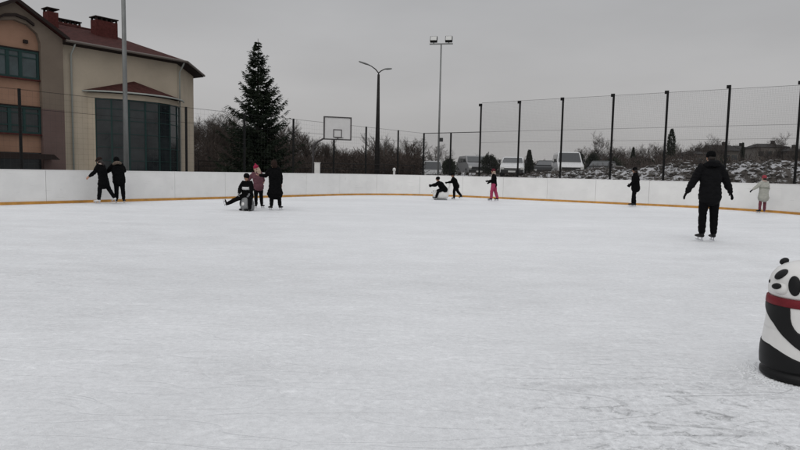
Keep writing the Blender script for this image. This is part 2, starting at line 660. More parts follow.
# brightness with height: flat near the horizon (as photographed), bright overhead
gr = N('ShaderNodeMapRange')
gr.interpolation_type = 'SMOOTHSTEP'
gr.inputs[1].default_value = .30; gr.inputs[2].default_value = .95
gr.inputs[3].default_value = 1.0; gr.inputs[4].default_value = 2.45
L(mz.outputs[0], gr.inputs[0])
ml = N('ShaderNodeMath'); ml.operation = 'MULTIPLY'
L(gr.outputs[0], ml.inputs[0]); L(cm.outputs[0], ml.inputs[1])
tint = N('ShaderNodeValToRGB')
tint.color_ramp.elements[0].position = 0.0
tint.color_ramp.elements[0].color = (4.58, 4.47, 4.42, 1)
tint.color_ramp.elements[1].position = .35
tint.color_ramp.elements[1].color = (4.10, 4.17, 4.32, 1)
L(mz.outputs[0], tint.inputs[0])
deck = N('ShaderNodeVectorMath'); deck.operation = 'SCALE'
L(tint.outputs[0], deck.inputs[0]); L(ml.outputs[0], deck.inputs['Scale'])
mixw = N('ShaderNodeMix'); mixw.data_type = 'RGBA'
mixw.inputs[0].default_value = .88
L(hs.outputs[0], mixw.inputs[6]); L(deck.outputs[0], mixw.inputs[7])
L(mixw.outputs[2], bg.inputs['Color'])
bg.inputs['Strength'].default_value = .10
L(bg.outputs[0], out.inputs[0])

sd = D.lights.new('sun', 'SUN')
sd.energy = .5
sd.angle = R(60)
sd.color = (1, .97, .93)
so = D.objects.new('sun', sd)
COL.objects.link(so)
so.rotation_euler = (PI / 2 - SUN_EL, 0, PI - SUN_AZ)
so.location = (0, -10, 30)

SC.view_settings.view_transform = 'Standard'
SC.view_settings.look = 'None'
SC.view_settings.gamma = 1
SC.view_settings.exposure = 0
SC.view_settings.use_curve_mapping = False
SC.render.engine = 'CYCLES'

# ------------------------------------------------------------------ rink outline
RL, RRt, WID = 5.0, 7.2, 22.4           # corner radii and width


def outline():
    """board face as points, from the left end round the far corners to the right end"""
    pts = []
    n0, n1 = -26.5, -13.5
    k = 44
    pts.append((0, n0))
    step = (abs(n0) - RL) / k
    for i in range(1, k):
        pts.append((0, n0 + i * step))
    for i in range(17):
        a = PI - (PI / 2) * i / 16
        pts.append((RL + RL * math.cos(a), -RL + RL * math.sin(a)))
    k = 20
    x0, x1 = RL, WID - RRt
    for i in range(1, k):
        pts.append((x0 + (x1 - x0) * i / k, 0))
    for i in range(17):
        a = PI / 2 - (PI / 2) * i / 16
        pts.append((WID - RRt + RRt * math.cos(a), -RRt + RRt * math.sin(a)))
    k = 13
    for i in range(1, k + 1):
        pts.append((WID, -RRt + (n1 + RRt) * i / k))
    return pts


def resample(pts, step):
    P = [Vector((a, b, 0)) for a, b in pts]
    out_ = [P[0].copy()]
    acc = 0.
    for i in range(len(P) - 1):
        a, b = P[i], P[i + 1]
        l = (b - a).length
        pos = 0.
        while acc + (l - pos) >= step:
            pos += step - acc
            out_.append(a + (b - a) * (pos / l))
            acc = 0.
        acc += l - pos
    return out_


OUT = resample(outline(), .2)


def normals(P):
    r = []
    for i in range(len(P)):
        d = (P[min(i + 1, len(P) - 1)] - P[max(i - 1, 0)]).normalized()
        r.append(Vector((-d.y, d.x, 0)))     # outward (left of travel)
    return r


NRM = normals(OUT)


def sweep(mb, i0, i1, o0, o1, z0, z1, e0=0., e1=0.):
    """a strip of wall following the outline between samples, offset o0..o1 outward"""
    idx = list(range(i0, i1 + 1))
    vs = []
    for j, i in enumerate(idx):
        p = OUT[i].copy()
        if j == 0 and e0:
            p = p + (OUT[i + 1] - OUT[i]).normalized() * e0
        if j == len(idx) - 1 and e1:
            p = p - (OUT[i] - OUT[i - 1]).normalized() * e1
        a, b = p + NRM[i] * o0, p + NRM[i] * o1
        vs += [(a.x, a.y, z0), (b.x, b.y, z0), (b.x, b.y, z1), (a.x, a.y, z1)]
    fs = []
    for j in range(len(idx) - 1):
        q = j * 4
        for k in range(4):
            fs.append((q + k, q + 4 + k, q + 4 + (k + 1) % 4, q + (k + 1) % 4))
    fs.append((0, 1, 2, 3))
    e = (len(idx) - 1) * 4
    fs.append((e + 3, e + 2, e + 1, e))
    mb.add(vs, fs)


boards = empty('rink_boards', K, RINK_ROT)
tag(boards, 'white ice rink boards with an orange kick strip curving round the far corners', 'rink boards')
PS = 12
i = 0
while i < len(OUT) - 1:
    j = min(i + PS, len(OUT) - 1)
    mb = MB()
    off = random.uniform(0, .004)
    sweep(mb, i, j, off, .05, .092, 1.095, .005, .005)
    mb.build('panel', M['board'], boards)
    mb = MB()
    sweep(mb, i, j, -.012, .052, 0., .09, .002, .002)
    mb.build('kick_strip', M['kick'], boards)
    mb = MB()
    sweep(mb, i, j, -.006, .075, 1.097, 1.125, .0015, .0015)
    mb.build('top_cap', M['cap'], boards)
    # steel upright behind each joint
    p, nn = OUT[i], NRM[i]
    mb = MB()
    a = p + nn * .10
    mb.tube([(a.x, a.y, -.03), (a.x, a.y, 1.05)], [.03, .03], 8, cap=False)
    mb.build('support_post', M['galv'], boards)
    i = j

# ice sheet
mb = MB()
ice_poly = [tuple((K + E1 * (p.x + n_.x * .02) + EN * (p.y + n_.y * .02)).to_2d()) for p, n_ in zip(OUT[::3], NRM[::3])]
ice_poly += [tuple(rk(WID + .02, -44).to_2d()), tuple(rk(0, -44).to_2d())]
ice_poly.reverse()
ob = D.objects.new('ice', None)
D.objects.remove(ob)
mb.add([(x, y, 0) for x, y in ice_poly], [tuple(range(len(ice_poly)))])
ice = struct(mb.build('ice', M['ice']))

# ground sheet with its rubble bank
mb = MB()


def axis(lo, hi, fine_lo, fine_hi, st):
    a = []
    x = fine_lo
    while x < fine_hi:
        a.append(x)
        x += st
    s_, q = st, fine_hi
    while q < hi:
        a.append(q)
        s_ *= 1.35
        q += s_
    a.append(hi)
    s_, q, pre = st, fine_lo, []
    while True:
        s_ *= 1.35
        q -= s_
        if q < lo:
            break
        pre.append(q)
    pre.append(lo)
    return pre[::-1] + a


AX = axis(-2500, 2500, -40, 60, .6)
AY = axis(-300, 3500, -10, 75, .6)
vs = [(x, y, gz(x, y)) for y in AY for x in AX]
nx = len(AX)
fs = [(j * nx + i, j * nx + i + 1, (j + 1) * nx + i + 1, (j + 1) * nx + i) for j in range(len(AY) - 1) for i in range(nx - 1)]
mb.add(vs, fs)
struct(mb.build('ground', M['ground'], smooth=True))

# rubble and clods lying on the bank
mb = MB()
rr = random.Random(3)
for k in range(6800):
    t = rr.uniform(-3, 34)
    n = 8.2 + rr.random() ** 1.2 * 10
    p = rk(t, n)
    z = gz(p.x, p.y)
    s = rr.uniform(.04, .105) * (1.8 if rr.random() < .10 else 1)
    ph = rr.uniform(0, 6.28)
    vs = []
    for q in ((1, 0, 0), (-1, 0, 0), (0, 1, 0), (0, -1, 0), (0, 0, 1), (0, 0, -1), (.7, .7, .5), (-.7, .7, .4), (.7, -.7, .5), (-.7, -.7, .45)):
        f = s * rr.uniform(.6, 1.3)
        c, s2 = math.cos(ph), math.sin(ph)
        vs.append(Vector((p.x + f * (q[0] * c - q[1] * s2) * 1.4, p.y + f * (q[0] * s2 + q[1] * c), z + f * q[2] * 1.05)))
    bm = bmesh.new()
    for v_ in vs:
        bm.verts.new(v_)
    bmesh.ops.convex_hull(bm, input=bm.verts)
    bm.verts.ensure_lookup_table()
    bm.verts.index_update()
    mb.add([v_.co.copy() for v_ in bm.verts], [tuple(v_.index for v_ in f.verts) for f in bm.faces])
    bm.free()
struct(mb.build('rubble', M['rock']), 'stuff')

# dry weeds and sticks on the bank
mb = MB()
for k in range(5200):
    t = rr.uniform(-8, 34)
    n = 8.0 + rr.random() * 10
    p = rk(t, n)
    if mnoise.noise(Vector((p.x * .35, p.y * .35, 1))) < -.05:
        continue
    z = gz(p.x, p.y) - .03
    h = rr.uniform(.1, .45)
    q = Vector((p.x + rr.gauss(0, .12), p.y + rr.gauss(0, .12), z + h))
    mb.wire((p.x, p.y, z), q, rr.uniform(.006, .014))
struct(mb.build('dry_weeds', M['brush']), 'stuff')


# ------------------------------------------------------------------ fences
def wire_net(mb, a, b, z0, z1, cell, r):
    a, b = Vector(a), Vector(b)
    ln = (b - a).length
    k = max(1, round(ln / cell))
    for i in range(k + 1):
        p = a.lerp(b, i / k)
        mb.wire((p.x, p.y, z0), (p.x, p.y, z1), r)
    k = max(1, round((z1 - z0) / cell))
    for i in range(k + 1):
        z = z0 + (z1 - z0) * i / k
        mb.wire((a.x, a.y, z), (b.x, b.y, z), r)


lf = empty('mesh_fence', rk(-3, 0), RINK_ROT)
tag(lf, 'long wire mesh fence on dark posts running past the building and spruce', 'fence')
for n in (-34, -31, -28, -25, -22, -18.8, -11.9, -8.6, -5.3, -2.1, .8, 4.1):
    mb = MB()
    mb.tube([(0, n, -.05), (0, n, 4.0)], [.055, .055], 10, cap=False)
    mb.build('post', M['darkpost'], lf)
mb = MB()
wire_net(mb, (.06, -34, 0), (.06, 7.05, 0), .1, 3.95, .2, .0016)
mb.build('wire_net', M['fencewire'], lf)
mb = MB()
for z in (3.97, 3.3, .05):
    mb.tube([(.065, -34, z), (.065, 7.05, z)], [.007, .007], 6, cap=False)
mb.build('tension_wire', M['darkpost'], lf)

rf = empty('ball_net_fence', rk(-3, 7.1), RINK_ROT)
tag(rf, 'tall black net on high dark poles in front of the snowy rubble bank', 'fence')
for i, (t, h) in enumerate(((0, 4.0), (2.2, 3.95), (4.45, 5.75), (7.2, 5.8), (10.0, 5.85), (13.0, 5.9), (15.9, 5.9), (18.9, 6.0), (22.0, 6.0), (25.0, 6.0), (28.0, 6.0), (31, 6.0))):
    mb = MB()
    mb.tube([(t, 0, -.05), (t, 0, h)], [.06, .06], 10, cap=False)
    p = mb.build('post', M['darkpost'], rf)
    if h > 5:
        mb = MB()
        mb.box((t - .15, -.05, h - .12), (t + .05, .05, h + .05))
        mb.build('top_bracket', M['darkpost'], p)
mb = MB()
wire_net(mb, (4.45, .075, 0), (31, .075, 0), 4.0, 5.85, .065, .0024)
mb.build('ball_net', M['wire'], rf)
mb = MB()
wire_net(mb, (0, .075, 0), (31, .075, 0), .1, 3.95, .065, .0020)
mb.build('wire_net', M['wire'], rf)
mb = MB()
mb.tube([(0, .07, 3.98), (4.45, .07, 3.98)], [.022, .022], 8, cap=False)
mb.build('top_rail', M['darkpost'], rf)
mb = MB()
for z in (3.98, 3.3):
    mb.tube([(4.45, .085, z), (31, .085, z)], [.0065, .0065], 6, cap=False)
mb.tube([(4.45, .085, 5.86), (31, .085, 5.86)], [.006, .006], 6, cap=False)
mb.build('tension_wire', M['darkpost'], rf)

# low railing in front of the wood
rl = empty('low_railing', (-15, 46, gz(-15, 46)), 0)
tag(rl, 'low dark metal railing running in front of the bare wood behind the spruce', 'railing')
mb = MB()
for z in (1.82, 1.45, .9):
    mb.tube([(0, 0, z), (16, 1.5, z)], [.028, .028], 8, cap=False)
mb.build('rail', M['concrete'], rl)
for i in range(8):
    mb = MB()
    x = i * 16 / 7
    mb.tube([(x, x * 1.5 / 16 + .07, -.1), (x, x * 1.5 / 16 + .07, 1.86)], [.035, .035], 8, cap=False)
    mb.build('post', M['concrete'], rl)


# ------------------------------------------------------------------ poles and lamps
def floodlight(name, loc, h, r0, r1, rz, label, box=False):
    e = empty(name, loc, rz)
    tag(e, label, 'floodlight')
    mb = MB()
    mb.tube([(0, 0, -.05), (0, 0, h * .5), (0, 0, h)], [r0, (r0 + r1) / 2, r1], 14, cap=False)
    mb.build('pole', M['galv'], e, True)
    mb = MB()
    mb.box((-.22, -.22, -.05), (.22, .22, .03))
    mb.build('base_plate', M['galv'], e)
    mb = MB()
    mb.box((-.85, -.05, h), (.85, .05, h + .08))
    mb.build('crossbar', M['galv'], e)
    for sx_ in (-1, 1):
        mb = MB()
        rot = Matrix.Rotation(R(-28), 3, 'X')
        mb.box((sx_ * .55 - .26, -.16, h + .14), (sx_ * .55 + .26, .08, h + .56), 0, rot, (sx_ * .55, 0, h + .3))
        lamp = mb.build('lamp_head', M['vblack'], e, bevel=.02)
        mb = MB()
        mb.box((sx_ * .55 - .22, -.175, h + .18), (sx_ * .55 + .22, -.163, h + .52), 0, rot, (sx_ * .55, 0, h + .3))
        mb.build('lens', M['lamp'], lamp)
        mb = MB()
        mb.box((sx_ * .55 - .04, -.03, h + .085), (sx_ * .55 + .04, .03, h + .2))
        mb.build('bracket', M['galv'], lamp)
    if box:
        mb = MB()
        mb.box((r0 * .8, -.1, 3.3), (r0 * .8 + .24, .1, 3.58))
        mb.build('junction_box', M['vblack'], e, bevel=.02)
    return e


p = rk(-1.3, -15.75)
fl = floodlight('floodlight_mast', (p.x, p.y, -.03), 11.5, .10, .065, R(-35), 'thick grey steel mast rising past the top of the photo in front of the building')
p = at(438, 172, 46)
floodlight('floodlight_mast', (p.x, p.y, gz(p.x, p.y)), 10.55 - gz(p.x, p.y), .085, .05, R(-10), 'tall slim mast with two floodlights on a crossbar, against the open sky', True)

p = at(377, 170, 48)
e = empty('street_lamp', (p.x, p.y, gz(p.x, p.y)), 0)
tag(e, 'dark concrete street lamp with two curved arms beside the basketball hoop', 'street lamp')
mb = MB()
mb.tube([(0, 0, -.05), (0, 0, 5), (0, 0, 8.6)], [.23, .15, .09], 10, cap=False)
mb.build('pole', M['concrete'], e, True)
for sx_, ex, ez in ((-1, -.95, .62), (1, .62, .32)):
    mb = MB()
    pts = [Vector((0, 0, 8.5)), Vector((0, 0, 8.7)), Vector((ex * .25, -.02, 8.7 + ez * .45)), Vector((ex * .6, -.04, 8.7 + ez * .82)), Vector((ex * .9, -.06, 8.7 + ez))]
    mb.tube(pts, [.045, .045, .04, .035, .035], 8)
    arm = mb.build('arm', M['concrete'], e, True)
    mb = MB()
    a = Vector((ex * .8, -.05, 8.7 + ez * .97))
    b = Vector((ex * 1.55, -.1, 8.7 + ez * (1.32 if sx_ < 0 else 1.05)))
    mb.tube([a, a.lerp(b, .4), b], [(.07, .05), (.12, .07), (.09, .05)], 10, side=(0, 1, 0))
    mb.build('lamp_head', M['galv'], arm, True)

# basketball hoop
p = at(313, 170, 34)
e = empty('basketball_hoop', (p.x, p.y, -.03), 0)
tag(e, 'basketball hoop with a framed pale backboard on a bent post behind the boards', 'basketball hoop')
B0, B1 = at(323.5, 140, 33.4), at(351.3, 140, 33.9)
top = 4.2
mb = MB()
mb.tube([(0, 0, 0), (0, 0, 2.6), (.25, -.05, 2.85), (1.0, -.25, 3.25)], [.06, .06, .05, .045], 10)
mb.build('post', M['hoopf'], e, True)
L0 = Vector((B0.x - p.x, B0.y - p.y, 2.95))
L1 = Vector((B1.x - p.x, B1.y - p.y, 2.95))
dr = (L1 - L0)
wdt = dr.length
ang = math.atan2(dr.y, dr.x)
rot = Matrix.Rotation(ang, 3, 'Z')


def bb(x, y, z):
    return L0 + rot @ Vector((x, y, z))


def bbox(mb, lo, hi):
    vs = [bb(x, y, z) for z in (lo[2], hi[2]) for x, y in ((lo[0], lo[1]), (hi[0], lo[1]), (hi[0], hi[1]), (lo[0], hi[1]))]
    mb.add(vs, [(3, 2, 1, 0), (4, 5, 6, 7), (0, 1, 5, 4), (1, 2, 6, 5), (2, 3, 7, 6), (3, 0, 4, 7)])


HB = 1.24
mb = MB()
bbox(mb, (.04, 0, .04), (wdt - .04, .03, HB - .04))
bo = mb.build('backboard', M['hoopb'], e)
mb = MB()
for lo, hi in (((0, -.03, 0), (wdt, .05, .06)), ((0, -.03, HB - .06), (wdt, .05, HB)), ((0, -.03, .06), (.06, .05, HB - .06)), ((wdt - .06, -.03, .06), (wdt, .05, HB - .06))):
    bbox(mb, lo, hi)
mb.build('frame', M['hoopf'], bo)
mb = MB()
c = wdt / 2
for lo, hi in (((c - .24, -.006, .12), (c + .24, 0, .17)), ((c - .24, -.006, .52), (c + .24, 0, .57)), ((c - .24, -.006, .17), (c - .19, 0, .52)), ((c + .19, -.006, .17), (c + .24, 0, .52))):
    bbox(mb, lo, hi)
mb.build('target_square', M['hoopf'], bo)
mb = MB()
rim = [bb(c + .225 * math.cos(a), -.38 + .225 * math.sin(a), .1) for a in [2 * PI * k / 24 for k in range(25)]]
mb.tube(rim, [.012] * 25, 6, side=(0, 0, 1), cap=False)
mb.tube([bb(c, -.155, .1), bb(c, 0, .1)], [.03, .03], 6)
mb.build('rim', M['hoopf'], e, True)

p = at(317.3, 170, 33)
mb = MB()
mb.box((-.14, -.12, 0), (.14, .12, 1.68))
mb.box((-.16, -.14, 1.68), (.16, .14, 1.72))
o = mb.build('electrical_cabinet', M['pwhite'], bevel=.01)
o.location = (p.x, p.y, -.03)
tag(o, 'narrow white cabinet standing beside the basketball post', 'cabinet')
p = at(394.2, 172, 40)
mb = MB()
mb.lathe([(.07, 0), (.07, 1.35), (.10, 1.37), (.10, 1.5), (.03, 1.56)], 14)
o = mb.build('bollard', M['pwhite'], smooth=False)
o.location = (p.x, p.y, gz(p.x, p.y))
tag(o, 'short white bollard showing over the middle of the far boards', 'bollard')

# ------------------------------------------------------------------ school building (rink-aligned frame: x = t, y = n)
sb = empty('school_building', rk(-13.4, -9), RINK_ROT)
tag(sb, 'pale stucco building with an orange gabled wing, red roof and rounded glass bay', 'building')
T0, N0 = -13.4, -9.0


def q(t, n, z=0.):
    return Vector((t - T0, n - N0, z))


def part(mb, name, m_, parent=sb, **k):
    return mb.build(name, m_, parent, **k)


EH = 7.75                                # eaves height
# main body: wall plane, 45 degree end, back
main_poly = [(-13.4, -12.55), (-13.4, -5.35), (-17.1, -1.55), (-26, -1.55), (-26, -12.55)]
mb = MB()
mb.prism([tuple(q(a, b).to_2d()) for a, b in main_poly], -.05, EH)
part(mb, 'main_wall', M['wall'])
# soffit + gutter following the eaves
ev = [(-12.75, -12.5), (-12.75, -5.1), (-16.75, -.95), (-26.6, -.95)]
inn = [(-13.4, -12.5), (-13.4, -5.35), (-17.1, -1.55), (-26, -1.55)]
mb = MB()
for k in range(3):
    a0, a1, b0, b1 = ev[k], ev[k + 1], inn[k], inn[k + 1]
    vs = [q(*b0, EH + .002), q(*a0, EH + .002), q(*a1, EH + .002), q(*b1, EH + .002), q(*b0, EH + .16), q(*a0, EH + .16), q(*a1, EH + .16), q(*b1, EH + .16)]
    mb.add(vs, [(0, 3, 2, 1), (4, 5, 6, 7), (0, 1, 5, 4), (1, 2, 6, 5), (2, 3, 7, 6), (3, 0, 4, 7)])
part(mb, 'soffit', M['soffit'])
mb = MB()
pts = [q(a + .06, b + .03, EH + .1) for a, b in ev[:3]]
mb.tube(pts, [.075] * 3, 8, cap=False)
part(mb, 'gutter', M['gutter'])
# hipped roof
RZ = 9.9
rg0, rg1 = q(-18.6, -12.5, RZ), q(-18.6, -7.2, RZ)
E0, E1_, E2_, E3_ = (q(*p_, EH + .165) for p_ in ev)
bk0, bk1 = q(-26.6, -12.5, EH + .165), None
mb = MB()
vs = [E0, E1_, E2_, E3_, bk0, rg0, rg1]
mb.add(vs, [(0, 1, 6, 5), (1, 2, 6), (2, 3, 6), (3, 4, 5, 6), (0, 5, 4), (4, 3, 2, 1, 0)])
mr_ = part(mb, 'roof', M['roof'])
mb = MB()
mb.tube([rg0, rg1, E2_.lerp(rg1, .02) + Vector((0, 0, .02))], [.10, .10, .08], 8, cap=False)
mb.build('ridge_tiles', M['roof'], mr_)


def chimney(t, n, w_, d_, z0, z1, holes, m_=None):
    mb = MB()
    mb.box(q(t - d_ / 2, n - w_ / 2, z0), q(t + d_ / 2, n + w_ / 2, z1))
    c_ = mb.build('chimney', m_ or M['brickred'], sb)
    mb = MB()
    for k in range(holes + 1):
        y = n - w_ / 2 + .06 + (w_ - .12) * k / max(1, holes)
        for tt in (t - d_ / 2 + .06, t + d_ / 2 - .06):
            mb.box(q(tt - .05, y - .05, z1), q(tt + .05, y + .05, z1 + .16))
    mb.box(q(t - d_ / 2 - .1, n - w_ / 2 - .05, z1 + .162), q(t + d_ / 2 + .05, n + w_ / 2 + .05, z1 + .22))
    mb.build('chimney_cap', M['soffit'], c_)


chimney(-17.0, -11.25, .6, .6, 8.4, 10.12, 0)
chimney(-17.0, -8.05, 1.38, .66, 8.4, 10.22, 4)
chimney(-19.0, -9.45, 1.6, .6, 9.0, 10.08, 5)

# left wing with gable
WT = -13.0
mb = MB()
GA, GE = 9.35, 7.95
n_l, n_r, n_c = -17.2, -12.5, -14.8
# gable wall face with a recess opening cut by building it from pieces: side piers, top with arch, sill bands
pier0, pier1 = -16.0, -13.62
arch = [(pier1, 7.55), (-13.75, 8.0), (-14.2, 8.36), (-14.8, 8.5), (-15.4, 8.36), (-15.85, 8.0), (pier0, 7.55)]
TH = .45
mb.extr([q(WT, n_r, 4.2), q(WT, n_r, GE), q(WT, pier1, GE + (GA - GE) * (pier1 - n_r) / (n_c - n_r)), q(WT, pier1, 4.2)], (-TH, 0, 0))
mb.extr([q(WT, pier0, 4.2), q(WT, pier0, GE + (GA - GE) * (pier0 - n_l) / (n_c - n_l)), q(WT, n_l, GE), q(WT, n_l, 4.2)], (-TH, 0, 0))
zt = lambda n: GE + (GA - GE) * ((n - n_r) / (n_c - n_r) if n > n_c else (n - n_l) / (n_c - n_l))
for (a, za), (b, zb) in zip(arch[:-1], arch[1:]):
    mb.extr([q(WT, a, za), q(WT, a, zt(a)), q(WT, b, zt(b)), q(WT, b, zb)], (-TH, 0, 0))
mb.box(q(-25, n_l, 0), q(WT - TH - .02, n_r, GE - .1))
part(mb, 'wing_wall', M['tan'])
mb = MB()
mb.box(q(WT - TH, pier1, -.05), q(WT + .003, n_r, 4.2))
mb.box(q(WT - TH, n_l, -.05), q(WT + .003, pier0, 4.2))
part(mb, 'wing_base', M['tan2'])
# orange recess panel
mb = MB()
mb.extr([q(WT - .28, pier1 + .02, 1.9), q(WT - .28, pier1 + .02, 7.7)] + [q(WT - .28, a, z + .03) for a, z in arch] + [q(WT - .28, pier0 - .02, 7.7), q(WT - .28, pier0 - .02, 1.9)], (-.165, 0, 0))
part(mb, 'recess_panel', M['orange'])
# dark arched strip added to stand for the shadow above the recess
mb = MB()
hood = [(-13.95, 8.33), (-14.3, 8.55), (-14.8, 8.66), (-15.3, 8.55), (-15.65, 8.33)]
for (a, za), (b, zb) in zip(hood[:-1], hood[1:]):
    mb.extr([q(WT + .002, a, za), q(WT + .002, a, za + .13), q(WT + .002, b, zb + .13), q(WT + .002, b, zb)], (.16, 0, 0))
part(mb, 'arch_shadow_strip', M['soffit'])
# gable roof
mb = MB()
for a, b in ((n_r + .22, n_c), (n_c, n_l - .22)):
    za = GE - .12 if a != n_c else GA
    zb = GA if b == n_c else GE - .12
    mb.extr([q(WT + .28, a, za + .03), q(WT + .28, a, za + .17), q(WT + .28, b, zb + .17), q(WT + .28, b, zb + .03)], (-12, 0, 0))
gr_ = part(mb, 'wing_roof', M['roof'])
mb = MB()
for a, b in ((n_r + .23, n_c), (n_c, n_l - .23)):
    za = GE - .125 if a != n_c else GA
    zb = GA if b == n_c else GE - .125
    mb.extr([q(WT + .35, a, za), q(WT + .35, a, za + .19), q(WT + .35, b, zb + .19), q(WT + .35, b, zb)], (-.066, 0, 0))
mb.build('barge_board', M['soffit'], gr_)


def window(t, n0, n1, z0, z1, mull, trans, glass, parent=sb, fw=.10):
    """frame with mullions at fractions, one pane sheet behind"""
    mb = MB()
    d0, d1 = t - .08, t + .03
    mb.box(q(d0, n0, z0), q(d1, n1, z0 + fw))
    mb.box(q(d0, n0, z1 - fw), q(d1, n1, z1))
    mb.box(q(d0, n0, z0 + fw), q(d1, n0 + fw, z1 - fw))
    mb.box(q(d0, n1 - fw, z0 + fw), q(d1, n1, z1 - fw))
    for f, w_ in mull:
        y = n0 + (n1 - n0) * f
        mb.box(q(d0 + .01, y - w_ / 2, z0 + fw), q(d1 - .012, y + w_ / 2, z1 - fw))
    for f in trans:
        z = z0 + (z1 - z0) * f
        mb.box(q(d0 + .02, n0 + fw, z - .03), q(d1 - .022, n1 - fw, z + .03))
    f_ = mb.build('window', M['teal'], parent)
    mb = MB()
    mb.box(q(t - .045, n0 + .02, z0 + .02), q(t - .03, n1 - .02, z1 - .02))
    mb.build('pane', glass, f_)
    mb = MB()
    mb.box(q(t - .08, n0 - .04, z0 - .07), q(t + .09, n1 + .04, z0 - .003))
    mb.build('sill', M['brickred'], f_)
    mb = MB()
    mb.box(q(t - .08, n0 - .02, z1 + .003), q(t + .05, n1 + .02, z1 + .07))
    mb.build('lintel', M['soffit'], f_)
    return f_


window(WT - .19, -15.97, -13.66, 5.66, 7.08, ((.36, .16), (.62, .16)), (.75,), M['glassblue'])
window(WT - .19, -15.97, -13.64, 2.86, 4.22, ((.36, .16), (.66, .12)), (.3, .78), M['glass'])
# entrance: dark canopy and doors below
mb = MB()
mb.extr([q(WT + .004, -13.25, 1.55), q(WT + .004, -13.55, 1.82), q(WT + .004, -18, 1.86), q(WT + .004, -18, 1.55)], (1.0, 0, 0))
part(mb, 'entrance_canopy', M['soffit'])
mb = MB()
mb.box(q(WT - .36, pier0 + .01, 0), q(WT - .27, pier1 - .01, 1.88))
part(mb, 'entrance_door', M['glass'])
mb = MB()
mb.box(q(-25, -26, 0), q(WT - .6, n_l - .003, 7.4))
part(mb, 'rear_wing_wall', M['wall'])

# downpipes
for t, n in ((-13.28, -11.95), (-13.28, -5.25)):
    mb = MB()
    mb.tube([q(t + .5, n, EH + .05), q(t + .4, n, EH - .1), q(t, n, EH - .5), q(t, n, 0)], [.05] * 4, 8, cap=False)
    part(mb, 'downpipe', M['pipe'], smooth=True)

# rounded glazed bay
# a bow in plan: arc of 3.7 m radius standing 1.5 m out of the wall
bay = []
for k in range(9):
    a = R((-52.3, -46, -33, -19, -5, 9, 23, 37, 52.3)[k])
    bay.append((-15.68 + 3.73 * math.cos(a), -8.1 + 3.73 * math.sin(a)))
BZ = 5.35
mb = MB()
# floor, upper band, first solid bay side
for k in range(len(bay) - 1):
    a, b = Vector(bay[k]), Vector(bay[k + 1])
    d = (b - a).normalized()
    nn_ = Vector((d.y, -d.x))
    zlo = .0 if k == 0 else 5.06
    ins = .12
    a2, b2 = a - nn_ * ins, b - nn_ * ins
    vs = [q(a.x, a.y, zlo), q(b.x, b.y, zlo), q(b2.x, b2.y, zlo), q(a2.x, a2.y, zlo), q(a.x, a.y, BZ), q(b.x, b.y, BZ), q(b2.x, b2.y, BZ), q(a2.x, a2.y, BZ)]
    mb.add(vs, [(0, 3, 2, 1), (4, 5, 6, 7), (0, 1, 5, 4), (1, 2, 6, 5), (2, 3, 7, 6), (3, 0, 4, 7)])
part(mb, 'bay_wall', M['wall'])
for k in range(1, len(bay) - 1):
    a, b = Vector(bay[k]), Vector(bay[k + 1])
    d = (b - a)
    l = d.length
    d = d / l
    nn_ = Vector((d.y, -d.x))

    def bp_(u, off, z):
        p_ = a + d * u + nn_ * off
        return q(p_.x, p_.y, z)

    def bbx(mb, u0, u1, o0, o1, z0, z1):
        vs = [bp_(u0, o0, z0), bp_(u1, o0, z0), bp_(u1, o1, z0), bp_(u0, o1, z0), bp_(u0, o0, z1), bp_(u1, o0, z1), bp_(u1, o1, z1), bp_(u0, o1, z1)]
        mb.add(vs, [(0, 3, 2, 1), (4, 5, 6, 7), (0, 1, 5, 4), (1, 2, 6, 5), (2, 3, 7, 6), (3, 0, 4, 7)])

    mb = MB()
    for u in (.022, l - .022):
        bbx(mb, u - .022, u + .022, -.07, .02, .02, 5.055)
    for z in (.05, .85, 1.6, 2.35, 3.1, 3.85, 4.5, 5.0):
        for u0, u1 in ((.046, l - .046),):
            bbx(mb, u0, u1, -.06, .01, z - .018, z + .018)
    f_ = mb.build('window', M['teal'], sb)
    mb = MB()
    bbx(mb, .0, l, -.035, -.025, .02, 5.055)
    mb.build('pane', M['glass'], f_)
    if k in (5, 6):                            # pale panel added for the bright strip reflected in the bay glass
        mb = MB()
        bbx(mb, .1, l * .85, -.12, -.10, .1, 4.9)
        mb.build('reflection_blind', M['greyc'], f_)
# bay roof
ov = []
cx_, cy_ = -15.0, -8.1
for a, b in bay:
    dx, dy = a - cx_, b - cy_
    l = math.hypot(dx, dy)
    ov.append((a + dx / l * .34 if a > -13.3 else a, b + dy / l * .30))
apx = q(-13.4, -8.25, 6.3)
mb = MB()
vs = [q(a, b, BZ + .1) for a, b in ov] + [apx]
nb = len(ov)
mb.add(vs, [(k, k + 1, nb) for k in range(nb - 1)] + [tuple(range(nb - 1, -1, -1))])
br_ = part(mb, 'bay_roof', M['roof'])
mb = MB()
mb.tube([q(a, b, BZ + .06) for a, b in ov], [.045] * nb, 8, cap=False)
mb.build('gutter', M['pipe'], br_)
# small lamp and alarm box on walls
mb = MB()
mb.box(q(WT - .275, -14.35, 7.45), q(WT - .15, -14.15, 7.62))
part(mb, 'wall_lamp', M['soffit'])


